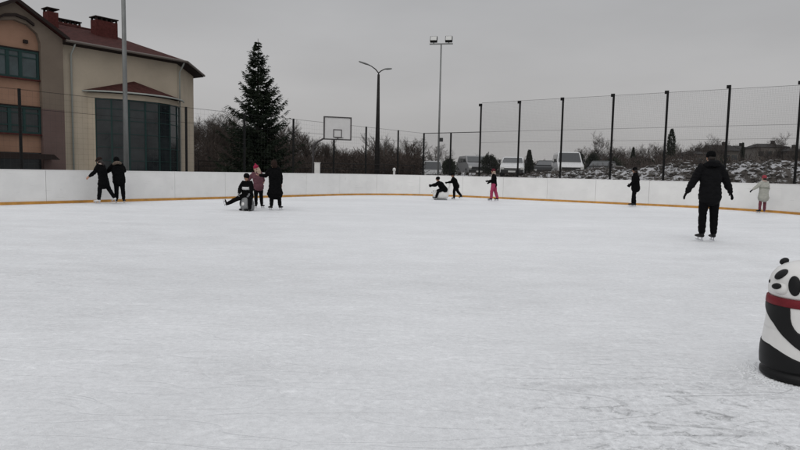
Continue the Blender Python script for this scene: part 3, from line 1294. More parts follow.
# ------------------------------------------------------------------ trees
def spruce(loc, H, W, seed, label, group=None, nl=46):
    rs = random.Random(seed)
    e = empty('spruce_tree', loc)
    tag(e, label, 'tree', group)
    mb = MB()
    mb.tube([(0, 0, -.1), (0, 0, H * .5), (0, 0, H)], [H * .018, H * .010, .012], 8)
    mb.build('trunk', M['bark'], e, True)
    mb = MB()
    for i in range(nl):
        f = (i + rs.random() * .6) / nl
        z = H * (.05 + .93 * f)
        reach = W * (1 - f) ** .88 * rs.uniform(.78, 1.04) + .10
        nbk = int(7 + 8 * (1 - f))
        for b_ in range(nbk):
            az = rs.uniform(0, 2 * PI)
            ln = reach * rs.uniform(.5, 1.12) * (1 + .20 * mnoise.noise(Vector((math.cos(az) * 1.3, math.sin(az) * 1.3, z * .8))))
            up0 = .25 * f - .30 * (1 - f)
            d = Vector((math.cos(az), math.sin(az), 0))
            sdv = Vector((-d.y, d.x, 0))
            pts = []
            for k in range(6):
                u = k / 5
                zz = z + ln * (up0 * u + .46 * u ** 2.5) + rs.gauss(0, .01)
                pts.append(d * (ln * u) + sdv * rs.gauss(0, .02 * ln) + Vector((0, 0, zz)))
            mb.tube(pts, [.018, .015, .012, .01, .008, .005], 3, cap=False)
            # hanging needle sprays along the bough
            m_ = int(11 + 28 * ln / max(W, .1))
            for k in range(m_):
                u = .12 + .88 * rs.random() ** .8
                x = u * 5
                i0 = min(4, int(x))
                p_ = pts[i0].lerp(pts[i0 + 1], x - i0)
                sl = (.16 + .22 * (1 - u)) * rs.uniform(.6, 1.3) * (.5 + .5 * min(1, ln))
                for sgn in (-1, 1):
                    dd = (d * rs.uniform(.4, 1.0) + sdv * sgn * rs.uniform(.3, 1.0) + Vector((0, 0, rs.uniform(-.75, .25)))).normalized()
                    tip = p_ + dd * sl
                    wv = dd.cross(Vector((rs.gauss(0, 1), rs.gauss(0, 1), rs.gauss(0, 1)))).normalized() * sl * .16
                    mb.add([p_ - wv * .5, p_ + wv * .5, tip + wv * .6, tip + dd * sl * .2, tip - wv * .6], [(0, 1, 2, 3, 4)])
    mb.build('crown', M['needle'], e)
    return e


spruce((-9.2, 40, -.03), 9.5, 3.05, 5, 'tall dark green spruce tree standing behind the fence and skaters', nl=42)


def bare_tree_meshes(H, seed, spread=1.0, upright=.5):
    rs = random.Random(seed)
    tr, cr = MB(), MB()

    def grow(p, d, ln, r, lev):
        n = 4
        pts, rad = [p], [r]
        dd = d.copy()
        for k in range(n):
            dd = (dd + Vector((rs.gauss(0, .13), rs.gauss(0, .13), rs.gauss(.03, .08)))).normalized()
            pts.append(pts[-1] + dd * ln / n)
            rad.append(r * (1 - .55 * (k + 1) / n))
        if lev <= 1:
            tr.tube(pts, rad, 7 if lev == 0 else 5, cap=False)
        elif lev == 2:
            cr.tube(pts, rad, 3, cap=False)
        else:
            for k in range(0, n, 2):
                cr.wire(pts[k], pts[min(n, k + 2)], max(.008, rad[k]))
        if lev == 4:
            return
        nb_ = (9, 8, 7, 6)[lev]
        for b_ in range(nb_):
            u = (.32 if lev == 0 else .2) + (.68 if lev == 0 else .8) * (b_ + rs.random()) / nb_
            x = u * n
            i0 = min(n - 1, int(x))
            q_ = pts[i0].lerp(pts[i0 + 1], x - i0)
            ax = Vector((rs.gauss(0, 1), rs.gauss(0, 1), rs.gauss(0, .4))).normalized()
            nd = (dd * upright + ax * .75 * spread + Vector((0, 0, .35))).normalized()
            grow(q_, nd, ln * rs.uniform(.38, .58), max(.007, r * .42), lev + 1)

    grow(Vector((0, 0, -.1)), Vector((0, 0, 1)), H * .8, H * .016, 0)
    return tr.mesh('trunk', M['bark'], True), cr.mesh('crown', M['twig'])


BT = [bare_tree_meshes(8.0, 11, 1.0, .55), bare_tree_meshes(7.5, 12, 1.15, .5), bare_tree_meshes(8.5, 13, .8, .8), bare_tree_meshes(7.0, 14, 1.3, .4), bare_tree_meshes(8, 15, .9, .7)]


def bare_tree(k, loc, s, rz, label, group=None):
    e = empty('bare_tree', loc, rz)
    e.scale = (s * 1.05, s * 1.05, s)
    tag(e, label, 'tree', group)
    for nm, me in zip(('trunk', 'crown'), BT[k]):
        o = D.objects.new(nm, me)
        COL.objects.link(o)
        o.parent = e
    return e


rs = random.Random(21)
# wood behind the left fence: skyline heights read from the photograph
sky_line = [(196, 121), (210, 118), (226, 126), (240, 130), (285, 136), (300, 131), (315, 139), (330, 147), (350, 151), (372, 150), (385, 145), (398, 146), (410, 143), (420, 152)]


def sky_y(x):
    for (a, ya), (b, yb) in zip(sky_line[:-1], sky_line[1:]):
        if a <= x <= b:
            return ya + (yb - ya) * (x - a) / (b - a)
    return 145


cnt = 0
for row, Y in enumerate((66, 74, 83, 92)):
    x = 190 + rs.random() * 6
    while x < 422:
        P_ = at(x, 168, Y + rs.uniform(-3, 3))
        hz = at(x, sky_y(min(max(x, 196), 420)), P_.y).z * rs.uniform(.72, 1.06)
        k = rs.randrange(5)
        if row == 1 and P_.x / P_.y > -.17:
            x += 9
            continue
        bare_tree(k, (P_.x, P_.y, gz(P_.x, P_.y)), hz / 8.3, rs.uniform(0, 6.28), 'bare leafless tree in the dense brown wood behind the long mesh fence', 'bare trees of the wood behind the fence')
        cnt += 1
        x += rs.uniform(9, 15)

# brushwood mass at the feet of the wood
mb = MB()
for k in range(42000):
    Y = rs.uniform(54, 90)
    x = rs.uniform(186, 424)
    P_ = at(x, 168, Y)
    hmax = 1.6 + 1.9 * sm(mnoise.noise(Vector((P_.x * .22, P_.y * .1, 5))) * .9 + .5) * (1.15 if x < 290 else .72)
    z = gz(P_.x, P_.y) + rs.random() ** 1.3 * hmax
    d = Vector((rs.gauss(0, .5), rs.gauss(0, .5), rs.uniform(.2, 1))).normalized() * rs.uniform(.35, .8)
    a = Vector((P_.x, P_.y, z))
    mb.wire(a, a + d, rs.uniform(.012, .03))
struct(mb.build('undergrowth', M['brush']), 'stuff')

mb = MB()
for k in range(36000):
    Y = rs.uniform(58, 84)
    x = rs.uniform(478, 830)
    P_ = at(x, 176, Y)
    hm_ = (.55 + .75 * sm(mnoise.noise(Vector((P_.x * .16, P_.y * .08, 15))) * 1.2 + .5)) * (1.75 if x > 585 else 1.15)
    g_ = gz(P_.x, P_.y)
    z = g_ + rs.random() ** 1.2 * hm_
    d = Vector((rs.gauss(0, .5), rs.gauss(0, .5), rs.uniform(.2, 1))).normalized() * rs.uniform(.25, .6)
    a = Vector((P_.x, P_.y, z))
    mb.wire(a, a + d, rs.uniform(.012, .03))
struct(mb.build('thicket', M['brush']), 'stuff')

lone = [
    (0, 602, 141, 88, .0, 'bare round-headed tree between the white van and the dark conifer'),
    (3, 614, 147, 92, 1.0, 'wide bare tree just right of the round-headed one, above the bank'),
    (1, 687, 147, 95, 2.0, 'bare tree beside the tall narrow conifer, above the bank'),
    (2, 658, 153, 105, 3.0, 'small bare tree left of the tall narrow conifer'),
    (4, 640, 153, 110, 0.5, 'thin bare tree right of the small dark conifer'),
    (3, 443, 150, 75, 2.2, 'small bare tree behind the two parked vans'),
    (1, 428, 147, 80, 4.0, 'bare tree behind the pale van at the end of the wood'),
    (0, 716, 142, 100, 4.0, 'bare tree rising over the roof behind the standing man'),
    (3, 482, 155, 62, 1.2, 'low bare tree behind the silver van'),
    (1, 583, 150, 80, 5.1, 'bare tree directly behind the two thujas by the white van'),
    (2, 671, 150, 120, 5.3, 'far bare tree behind the tall narrow conifer'),
    (4, 705, 147, 118, 1.3, 'bare tree behind the low flat roof'),
    (0, 770, 141, 120, 2.6, 'bare tree rising behind the long pale house'),
    (3, 793, 147, 110, 3.6, 'bare tree at the far right behind the last fence post'),
    (1, 628, 151, 108, 2.9, 'bare tree just left of the small dark conifer'),
]
for k, px, ty, Y, rz, lb in lone:
    P_ = at(px, 176, Y)
    tz = at(px, ty, Y).z
    g_ = gz(P_.x, P_.y)
    bare_tree(k, (P_.x, P_.y, g_), (tz - g_) / 8.3, rz, lb, 'bare trees behind the rubble bank')


for k in range(34):
    px = 588 + 232 * (k + rs.random()) / 34
    Y = rs.uniform(96, 150)
    P_ = at(px, 176, Y)
    g_ = gz(P_.x, P_.y)
    tz = at(px, rs.uniform(148, 156) - (px - 600) * .012, Y).z
    bare_tree(rs.randrange(5), (P_.x, P_.y, g_), (tz - g_) / 8.3, rs.uniform(0, 6), 'bare tree in the dark distant row among the far houses', 'bare trees of the distant row')


def conifer(name, px, ty, Y, wpx, shape, label, seed):
    rs = random.Random(seed)
    P_ = at(px, 176, Y)
    g_ = gz(P_.x, P_.y)
    H = at(px, ty, Y).z - g_
    W = wpx * Y / F_PX / 2
    e = empty(name, (P_.x, P_.y, g_))
    tag(e, label, 'tree' if name.endswith('tree') else 'shrub', 'evergreens behind the rubble bank')
    mb = MB()
    mb.tube([(0, 0, -.1), (0, 0, H * .8)], [.09, .03], 6)
    mb.build('trunk', M['bark'], e)
    mb = MB()
    n = 5000
    for k in range(n):
        f = rs.random()
        if shape == 'cone':
            rr_ = W * (1 - f) ** .75 * (1 if f > .08 else f / .08 * .4 + .6)
        elif shape == 'column':
            rr_ = W * (1 - .25 * f) * (1 if f < .8 else max(0, (1 - f) / .2) ** .6)
        else:
            rr_ = W * math.sqrt(max(0, 1 - (2 * f - 1) ** 2 * .95)) if f > .3 else W * .95
        az = rs.uniform(0, 2 * PI)
        wob = 1 + (.75 if shape == 'round' else .3) * mnoise.noise(Vector((math.cos(az) * 1.7, math.sin(az) * 1.7, f * H * 1.3 + seed)))
        rad = rr_ * wob * math.sqrt(rs.uniform(.15, 1)) * (rs.uniform(.7, 1.35) if shape == 'round' else 1)
        f = f * (1 + .35 * mnoise.noise(Vector((math.cos(az) * 2.1 + seed, math.sin(az) * 2.1, 4)))) if shape == 'round' else f
        p_ = Vector((rad * math.cos(az), rad * math.sin(az), .04 + f * H * .97))
        s = rs.uniform(.08, .2) * (.5 + .05 * H)
        dd = Vector((math.cos(az) * .6, math.sin(az) * .6, rs.uniform(.1, 1))).normalized()
        wv = dd.cross(Vector((rs.gauss(0, 1), rs.gauss(0, 1), rs.gauss(0, 1)))).normalized() * s * .4
        mb.add([p_ - wv, p_ + wv, p_ + dd * s + wv * .4, p_ + dd * s * 1.3, p_ + dd * s - wv * .4], [(0, 1, 2, 3, 4)])
    mb.build('crown', M['thuja'], e)


conifer('thuja_tree', 528.5, 150.3, 52, 10.5, 'cone', 'dark pointed thuja just right of the small white car', 31)
conifer('thuja_tree', 578.6, 152.5, 53, 8.5, 'column', 'dark blunt thuja touching the right side of the white van', 32)
conifer('evergreen_bush', 592, 155, 55, 11, 'round', 'dark rounded evergreen bush, second evergreen right of the white van', 33)
conifer('conifer_tree', 632, 147, 90, 9, 'cone', 'small dark cone-shaped conifer on the skyline behind the skater in black', 34)
conifer('conifer_tree', 669.5, 128, 95, 8.5, 'column', 'tall narrow dark conifer right against a net pole', 35)
conifer('conifer_tree', 741, 142, 110, 7, 'cone', 'small dark conifer poking up between the far houses', 36)
conifer('evergreen_bush', 489, 157, 52, 16, 'round', 'large dark bush between the silver van and the small white car', 37)
conifer('evergreen_bush', 449, 161, 52, 11, 'round', 'dark bush between the pale van and the silver van', 38)
conifer('evergreen_bush', 611, 160, 58, 22, 'round', 'wide low dark bush under the round-headed bare tree', 39)
conifer('evergreen_bush', 646, 160, 70, 34, 'round', 'broad dark bush on the bank between the skater in black and the tall conifer', 40)
conifer('evergreen_bush', 681, 162, 72, 30, 'round', 'broad dark bush below the bare tree by the tall conifer', 41)
conifer('evergreen_bush', 719, 157, 78, 26, 'round', 'dark bush showing behind the raised arm of the standing man', 42)
conifer('evergreen_bush', 541, 166, 55, 14, 'round', 'low dark bush between the pointed thuja and the white van', 43)


# ------------------------------------------------------------------ vehicles
def vehicle(name, px, Y, rz, Ln, Wd, Ht, hood_z, hood_l, ws_l, paint, label, cat, roofr=.1):
    """local +Y is the nose; bottom of tyres at z = 0"""
    P_ = at(px, 176, Y)
    e = empty(name, (P_.x, P_.y, gz(P_.x, P_.y) - .02), rz)
    tag(e, label, cat, 'vehicles parked behind the fence')
    y1, y0 = Ln / 2, -Ln / 2
    zb = .28
    # side profile, lofted across the width with tumblehome
    prof = [(y0, zb), (y0, hood_z + .1), (y0 + .10, Ht - .12), (y0 + .3, Ht), (y1 - hood_l - ws_l - .25, Ht), (y1 - hood_l - ws_l, Ht - .05), (y1 - hood_l, hood_z + .10), (y1 - .18, hood_z - .06), (y1, hood_z - .28), (y1, zb)]
    secs = ((-1, .0), (-.93, .0), (.93, .0), (1, .0))
    mb = MB()
    rings = []
    for sx_, k in ((-1, 1), (-.9, 0), (.9, 0), (1, 1)):
        ring = []
        for (yy, zz) in prof:
            tumble = 1 - .14 * max(0, (zz - hood_z) / max(.2, Ht - hood_z)) if zz > hood_z else 1
            shr = .06 if k else 0
            z_ = zz - (shr if zz > .6 else -shr * .5)
            y_ = yy - (shr * (1 if yy > 0 else -1) if abs(yy) > Ln / 2 - .3 else 0)
            ring.append((sx_ * Wd / 2 * tumble, y_, z_))
        rings.append(ring)
    n = len(prof)
    vs = [p_ for r_ in rings for p_ in r_]
    fs = []
    for a in range(3):
        for k in range(n):
            fs.append((a * n + k, a * n + (k + 1) % n, (a + 1) * n + (k + 1) % n, (a + 1) * n + k))
    fs.append(tuple(range(n)))
    fs.append(tuple(3 * n + k for k in range(n - 1, -1, -1)))
    mb.add(vs, fs)
    mb.build('body', paint, e, bevel=.03)
    # windscreen
    wy0, wz0 = y1 - hood_l - .03, hood_z + .13
    wy1, wz1 = y1 - hood_l - ws_l + .03, Ht - .10
    up = Vector((0, wy1 - wy0, wz1 - wz0))
    nrm = Vector((0, up.z, -up.y)).normalized() * .02
    wb, wt_ = Wd * .44, Wd * .385
    mb = MB()
    mb.extr([Vector((-wb, wy0, wz0)) + nrm * .4, Vector((wb, wy0, wz0)) + nrm * .4, Vector((wt_, wy1, wz1)) + nrm * .4, Vector((-wt_, wy1, wz1)) + nrm * .4], nrm)
    mb.build('windscreen', M['vglass'], e)
    # rear window
    mb = MB()
    mb.box((-Wd * .38, y0 - .012, hood_z + .15), (Wd * .38, y0 + .03, Ht - .22))
    mb.build('rear_window', M['vglass'], e)
    # side windows
    for s_ in (-1, 1):
        nseg = 2
        a0, a1 = y0 + .35, y1 - hood_l - .35
        for k in range(nseg):
            u0 = a0 + (a1 - a0) * k / nseg + .04
            u1 = a0 + (a1 - a0) * (k + 1) / nseg - .04
            zt_ = Ht - .2
            zb_ = hood_z + .12
            tum = lambda zz: Wd / 2 * (1 - .14 * max(0, (zz - hood_z) / max(.2, Ht - hood_z)))
            sl = -ws_l * .75 if k == nseg - 1 else 0
            mb = MB()
            mb.extr([(s_ * (tum(zb_) - .0), u0, zb_), (s_ * tum(zb_), u1, zb_), (s_ * tum(zt_), u1 + sl, zt_), (s_ * tum(zt_), u0, zt_)], (s_ * .012, 0, 0))
            mb.build('side_window', M['vglass'], e)
        mb = MB()
        mb.box((s_ * Wd * .42 - .17, y1 - .13, hood_z - .42), (s_ * Wd * .42 + .10, y1 + .015, hood_z - .22))
        mb.build('headlight', M['lamp'], e, bevel=.03)
        mb = MB()
        mb.box((s_ * (Wd / 2 + .03), y1 - hood_l - .32, hood_z + .12), (s_ * (Wd / 2 + .2), y1 - hood_l - .2, hood_z + .34))
        mb.box((s_ * (Wd / 2 - .08), y1 - hood_l - .28, hood_z + .14), (s_ * (Wd / 2 + .04), y1 - hood_l - .23, hood_z + .19))
        mb.build('mirror', M['vblack'], e)
        for yy in (y1 - .85, y0 + .8):
            mb = MB()
            mb.tube([(s_ * (Wd / 2 - .2), yy, .32), (s_ * (Wd / 2 + .012), yy, .32)], [.32, .32], 18, cap=False)
            wh = mb.build('wheel', M['tyre'], e)
            mb = MB()
            mb.tube([(s_ * (Wd / 2 - .05), yy, .32), (s_ * (Wd / 2 + .02), yy, .32)], [.2, .2], 14, cap=False)
            mb.build('rim', M['rim'], wh)
    mb = MB()
    mb.box((-Wd * .47, y1 - .08, zb - .02), (Wd * .47, y1 + .05, zb + .24))
    mb.build('bumper', M['vblack'], e, bevel=.03)
    mb = MB()
    mb.box((-Wd * .36, y1 - .08, zb + .26), (Wd * .36, y1 + .012, hood_z - .3))
    mb.build('grille', M['vblack'], e)
    mb = MB()
    mb.box((-.26, y1 + .052, zb + .04), (.26, y1 + .06, zb + .16))
    mb.build('number_plate', M['plate'], e)
    return e


vehicle('parked_van', 566.5, 50, R(172), 4.9, 1.95, 2.05, 1.12, .75, .75, M['vwhite'], 'white van facing the rink between the two dark thujas', 'van')
vehicle('parked_car', 512.5, 47.5, R(168), 4.0, 1.72, 1.5, .92, 1.0, .7, M['vwhite'], 'small white car facing the rink behind the skater in pink trousers', 'car')
vehicle('parked_van', 472.5, 54, R(187), 4.6, 1.85, 1.72, 1.05, .8, .7, M['vsilver'], 'silver van behind the fence, right of the tall slim mast', 'van')
vehicle('parked_van', 431, 57, R(183), 4.7, 1.8, 2.2, 1.3, .7, .7, M['vpale'], 'pale grey van behind the fence corner, left of the tall slim mast', 'van')
vehicle('parked_car', 546.5, 54, R(160), 4.2, 1.75, 1.46, .9, 1.0, .7, M['vdark'], 'dark car mostly hidden left of the white van', 'car')
vehicle('parked_car', 601, 53, R(150), 4.3, 1.75, 1.5, .9, 1.0, .7, M['vdark'], 'dark car under the bare trees right of the rounded bush', 'car')


# ------------------------------------------------------------------ far houses
def house(px0, px1, ey, ry, Y, rz, wallm, roofm, dep, label, hip=True, nwin=3):
    a, b = at(px0, 176, Y), at(px1, 176, Y)
    wd = (b - a).length
    c_ = (a + b) / 2
    g_ = gz(c_.x, c_.y)
    ze, zr = at((px0 + px1) / 2, ey, Y).z - g_, at((px0 + px1) / 2, ry, Y).z - g_
    e = empty('house', (c_.x, c_.y, g_), rz)
    tag(e, label, 'house', 'far houses behind the bank')
    mb = MB()
    mb.box((-wd / 2, 0, -.3), (wd / 2, dep, ze))
    mb.build('wall', wallm, e)
    mb = MB()
    o_ = .35
    h_ = wd * .22 if hip else 0
    A = [(-wd / 2 - o_, -o_, ze + .003), (wd / 2 + o_, -o_, ze + .003), (wd / 2 + o_, dep + o_, ze + .003), (-wd / 2 - o_, dep + o_, ze + .003), (-wd / 2 + h_ - (0 if hip else o_), dep / 2, zr), (wd / 2 - h_ + (0 if hip else o_), dep / 2, zr)]
    mb.add(A, [(0, 1, 5, 4), (2, 3, 4, 5), (1, 2, 5), (3, 0, 4), (3, 2, 1, 0)])
    rf_ = mb.build('roof', roofm, e)
    mb = MB()
    mb.box((wd * .18, dep * .5 - .3, zr - .6), (wd * .18 + .6, dep * .5 + .3, zr + .6))
    mb.build('chimney', M['houser'], rf_)
    for k in range(nwin):
        for z0 in ((ze - 1.9, ze - 4.6) if ze > 5 else (ze - 1.8,)):
            if z0 < .2:
                continue
            x = -wd / 2 + wd * (k + .5) / nwin
            mb = MB()
            mb.box((x - .6, -.03, z0), (x + .6, .03, z0 + 1.2))
            f_ = mb.build('window', M['housew2'], e)
            mb = MB()
            mb.box((x - .5, -.045, z0 + .1), (x + .5, -.032, z0 + 1.1))
            mb.build('pane', M['glass'], f_)


house(757, 786, 147, 142.5, 120, R(-12), M['housew2'], M['houser'], 9, 'long pale house with a low dark roof at the far right', True, 4)
house(741, 756, 150, 145, 128, R(8), M['housew'], M['houser'], 8, 'small brown house just left of the long pale house', True, 2)
house(716, 736, 150.5, 144, 118, R(-6), M['housew'], M['houser'], 9, 'dark house with a peaked roof behind the standing man', False, 3)
house(694, 711, 154, 150.5, 105, R(4), M['housew'], M['houser'], 7, 'low house with a flat dark roof left of the standing man', True, 2)
house(676, 691, 161, 158.5, 92, R(-4), M['housew'], M['snowroof'], 6, 'low shed with a snow-covered roof below the bare tree', True, 2)
house(789, 806, 151, 147, 115, R(-10), M['housew'], M['houser'], 9, 'dark house cut by the right edge of the photo', True, 2)
house(604, 622, 159.5, 156, 110, R(3), M['housew'], M['houser'], 7, 'low brown house behind the bare round-headed tree', True, 2)


# ------------------------------------------------------------------ people
def rotm(fwd, up=Vector((0, 0, 1))):
    """columns: right, forward, up"""
    f = Vector(fwd).normalized()
    r = f.cross(up).normalized()
    u = r.cross(f)
    return Matrix((r, f, u)).transposed()


def hand(mb, wrist, d, thumb, s=1.0, curl=.45, grow=0.):
    """palm, four bent fingers and a side thumb; `thumb` points to the thumb side"""
    d = Vector(d).normalized()
    th = Vector(thumb)
    th = (th - d * th.dot(d)).normalized()
    pn = d.cross(th)
    if pn.dot(hand.inward) < 0:
        pn = -pn
    W = Vector(wrist)
    mb.tube([W - d * .03 * s, W + d * .02 * s, W + d * .06 * s, W + d * .092 * s], [(.026 * s + grow, .02 * s + grow), (.034 * s + grow, .017 * s + grow), (.042 * s + grow, .016 * s + grow), (.040 * s + grow, .013 * s + grow)], 10, side=th)
    for k, (o, l) in enumerate(((.031, .072), (.0105, .082), (-.0105, .076), (-.031, .06))):
        a = W + d * .09 * s + th * o * s
        d1 = (d * math.cos(curl * .5) + pn * math.sin(curl * .5) + th * o * 2.2).normalized()
        d2 = (d * math.cos(curl * 1.5) + pn * math.sin(curl * 1.5) + th * o * 2.2).normalized()
        d3 = (d * math.cos(curl * 2.4) + pn * math.sin(curl * 2.4)).normalized()
        p1 = a + d1 * l * .45 * s
        p2 = p1 + d2 * l * .32 * s
        p3 = p2 + d3 * l * .23 * s
        r_ = .0092 * s + grow
        mb.tube([a - d * .012 * s, a, p1, p2, p3], [r_, r_, r_ * .95, r_ * .88, r_ * .75], 8, side=th)
    a = W + d * .03 * s + th * .03 * s
    t1 = (th * .75 + d * .65 + pn * .15).normalized()
    t2 = (th * .35 + d * .9 + pn * .3).normalized()
    b = a + t1 * .038 * s
    mb.tube([a - t1 * .015 * s, a, b, b + t2 * .03 * s], [.013 * s + grow, .012 * s + grow, .0105 * s + grow, .0085 * s + grow], 8)


hand.inward = Vector((0, 0, 0))


def person(px, py, h, rz, label, spec, base=None):
    """h: barefoot height; local +Y is where the person faces, +X their right"""
    P_ = base if base is not None else gnd(px, py)
    e = empty('person', (P_.x, P_.y, P_.z), rz)
    tag(e, label, 'person', 'people skating on the rink')
    k = h / 1.75
    g = spec.get
    vox = g('voxel', .011)
    V3 = Vector
    lean = V3(g('lean', (0, 0, 1))).normalized()
    hipv = V3((0, 0, 0))
    chest = hipv + lean * .30 * k
    neck = hipv + lean * .53 * k + V3((0, -.0 * k, 0))
    tw = g('twist', 0.)
    xr = Matrix.Rotation(tw, 3, 'Z') @ V3((1, 0, 0))
    xr = (xr - lean * xr.dot(lean)).normalized()
    fr = lean.cross(xr)
    sw = g('shoulder', .2) * k
    J = {}
    for s_, nm in ((1, 'r'), (-1, 'l')):
        J['sh' + nm] = hipv + lean * .49 * k + xr * s_ * sw * .88
        ua, fa = (V3(v_).normalized() for v_ in g('arm_' + nm, ((s_ * .15, 0, -1), (s_ * .1, .1, -1))))
        J['el' + nm] = J['sh' + nm] + ua * .30 * k
        J['wr' + nm] = J['el' + nm] + fa * .255 * k
        J['fa' + nm] = fa
        J['ua' + nm] = ua
        J['hp' + nm] = hipv + V3((s_ * .09 * k, 0, -.04 * k))
        th, sh = (V3(v_).normalized() for v_ in g('leg_' + nm, ((s_ * .05, 0, -1), (s_ * .03, 0, -1))))
        J['kn' + nm] = J['hp' + nm] + th * .42 * k
        J['an' + nm] = J['kn' + nm] + sh * .40 * k
        J['sd' + nm] = sh
    # put the lower skate on the ice
    sole = .171 * k
    lift = g('hip_z', None)
    low = min(J['anr'].z, J['anl'].z)
    dz = (sole - low) if lift is None else lift
    off = V3((0, 0, dz))
    if 'shift' in spec:
        off += V3(spec['shift'])
    for q_ in list(J):
        if q_[:2] in ('sh', 'el', 'wr', 'hp', 'kn', 'an'):
            J[q_] = J[q_] + off
    hipv, chest, neck = hipv + off, chest + off, neck + off
    look = V3(g('look', (0, 1, 0))).normalized()
    hr = rotm(look)
    hs_ = k ** .55
    hc = neck + lean * .055 * k + V3((0, 0, .115 * hs_)) + look * .035 * k

    def H_(x, y, z):
        return hc + hr @ (V3((x, y, z)) * hs_)

    # ---- body: one continuous surface
    mb = MB()
    mb.ell(H_(0, -.008, .025), (.074 * hs_, .092 * hs_, .092 * hs_), hr)
    mb.ell(H_(0, .018, -.045), (.056 * hs_, .068 * hs_, .07 * hs_), hr)
    mb.tube([H_(0, .088, .02), H_(0, .1, -.012), H_(0, .108, -.026)], [.009 * hs_, .011 * hs_, .014 * hs_], 8)
    mb.tube([H_(-.038, .078, .03), H_(0, .088, .034), H_(.038, .078, .03)], [.011 * hs_] * 3, 8)
    mb.ell(H_(0, .07, -.088), (.026 * hs_, .022 * hs_, .02 * hs_), hr)
    for s_ in (-1, 1):
        mb.ell(H_(s_ * .076, -.008, -.012), (.011 * hs_, .02 * hs_, .031 * hs_), hr)
        mb.ell(H_(s_ * .036, .066, -.03), (.022 * hs_, .018 * hs_, .02 * hs_), hr)
    mb.tube([hc + V3((0, 0, -.04 * hs_)) - look * .01, neck, chest.lerp(neck, .7)], [.056 * hs_, .058 * hs_, (.075 * k, .06 * k)], 12, side=xr)
    mb.tube([hipv, chest, chest.lerp(neck, .75)], [(.14 * k, .10 * k), (.135 * k, .09 * k), (.15 * k, .075 * k)], 14, side=xr)
    for nm, s_ in (('r', 1), ('l', -1)):
        mb.tube([chest.lerp(neck, .72), J['sh' + nm], J['sh' + nm].lerp(J['el' + nm], .5), J['el' + nm], J['el' + nm].lerp(J['wr' + nm], .35), J['wr' + nm]],
                [.055 * k, .05 * k, .045 * k, .037 * k, .037 * k, .026 * k], 10)
        mb.tube([hipv, J['hp' + nm], J['hp' + nm].lerp(J['kn' + nm], .5), J['kn' + nm], J['kn' + nm].lerp(J['an' + nm], .3), J['an' + nm]],
                [.09 * k, .08 * k, .07 * k, .05 * k, .052 * k, .036 * k], 10)
        hand.inward = -xr * s_ + fr * .2
        hd = V3(g('hand_' + nm, J['fa' + nm]))
        hand(mb, J['wr' + nm], hd, g('thumb_' + nm, fr), hs_, g('curl', .5))
    mb.fused('body', g('skin', M['skin']), e, vox * .75, 2)
    # face
    for s_ in (-1, 1):
        mb = MB()
        mb.ell(H_(s_ * .031, .078, .006), (.0125 * hs_, .009 * hs_, .0085 * hs_), hr, 8, 6)
        mb.build('eye', M['bootb'], e, True)
    mb = MB()
    mb.tube([H_(-.024, .083, -.058), H_(0, .092, -.056), H_(.024, .083, -.058)], [.004 * hs_, .007 * hs_, .004 * hs_], 6)
    mb.build('mouth', M['maroon'], e, True)

    # ---- trousers
    tf = g('trouser_fit', 1.25) * 1.12
    mb = MB()
    mb.tube([hipv + lean * .1 * k, hipv, hipv - V3((0, 0, .05 * k))], [(.155 * k, .115 * k), (.165 * k, .125 * k), (.14 * k, .11 * k)], 14, side=xr)
    for nm in 'rl':
        hem = J['an' + nm] + (J['kn' + nm] - J['an' + nm]).normalized() * g('hem', .035) * k
        mb.tube([hipv.lerp(J['hp' + nm], .6), J['hp' + nm], J['hp' + nm].lerp(J['kn' + nm], .5), J['kn' + nm], J['kn' + nm].lerp(J['an' + nm], .4), hem],
                [.10 * k * tf * .85, .088 * k * tf, .074 * k * tf, .058 * k * tf, .056 * k * tf, .048 * k * tf], 12, cap=True)
    mb.fused('trousers', g('trousers', M['trouser']), e, vox, 4, fold=.007 * k)

    # ---- jacket
    jf = g('jacket_fit', 1.0) * 1.17
    mb = MB()
    hem_z = g('jacket_hem', .12) * k
    ax = g('skirt', 1.0)
    low_p = hipv + V3((0, 0, -hem_z)) if hem_z > .16 * k else hipv - lean * hem_z
    low_p = low_p + V3(g('skirt_shift', (0, 0, 0)))
    mb.tube([low_p, hipv.lerp(low_p, .45), hipv + lean * .12 * k, chest, chest.lerp(neck, .55), chest.lerp(neck, .86)],
            [(.19 * k * jf * ax, .15 * k * jf * ax), (.19 * k * jf, .145 * k * jf), (.175 * k * jf, .13 * k * jf), (.19 * k * jf, .135 * k * jf), (.185 * k * jf, .115 * k * jf), (.10 * k, .08 * k)], 18, side=xr)
    mb.tube([chest.lerp(neck, .8), neck + lean * .03 * k], [.085 * k, .07 * k], 12)
    for nm in 'rl':
        mb.tube([chest.lerp(neck, .68), J['sh' + nm], J['sh' + nm].lerp(J['el' + nm], .5), J['el' + nm], J['el' + nm].lerp(J['wr' + nm], .5), J['wr' + nm] - J['fa' + nm] * .01],
                [.085 * k, .079 * k * jf, .074 * k * jf, .064 * k * jf, .058 * k * jf, .046 * k], 12)
    jk = mb.fused('jacket' if hem_z < .3 * k else 'coat', g('jacket', M['black']), e, vox, 4, fold=.011 * k)
    if g('panel'):
        mb = MB()
        for zc, hh, m__ in g('panel'):
            c0 = hipv.lerp(neck, zc)
            mb.tube([c0 - lean * hh * k, c0 + lean * hh * k], [(.186 * k * jf, .142 * k * jf)] * 2, 24, side=xr, cap=False)
        mb.build('jacket_panel', g('panel')[0][2], jk, True)
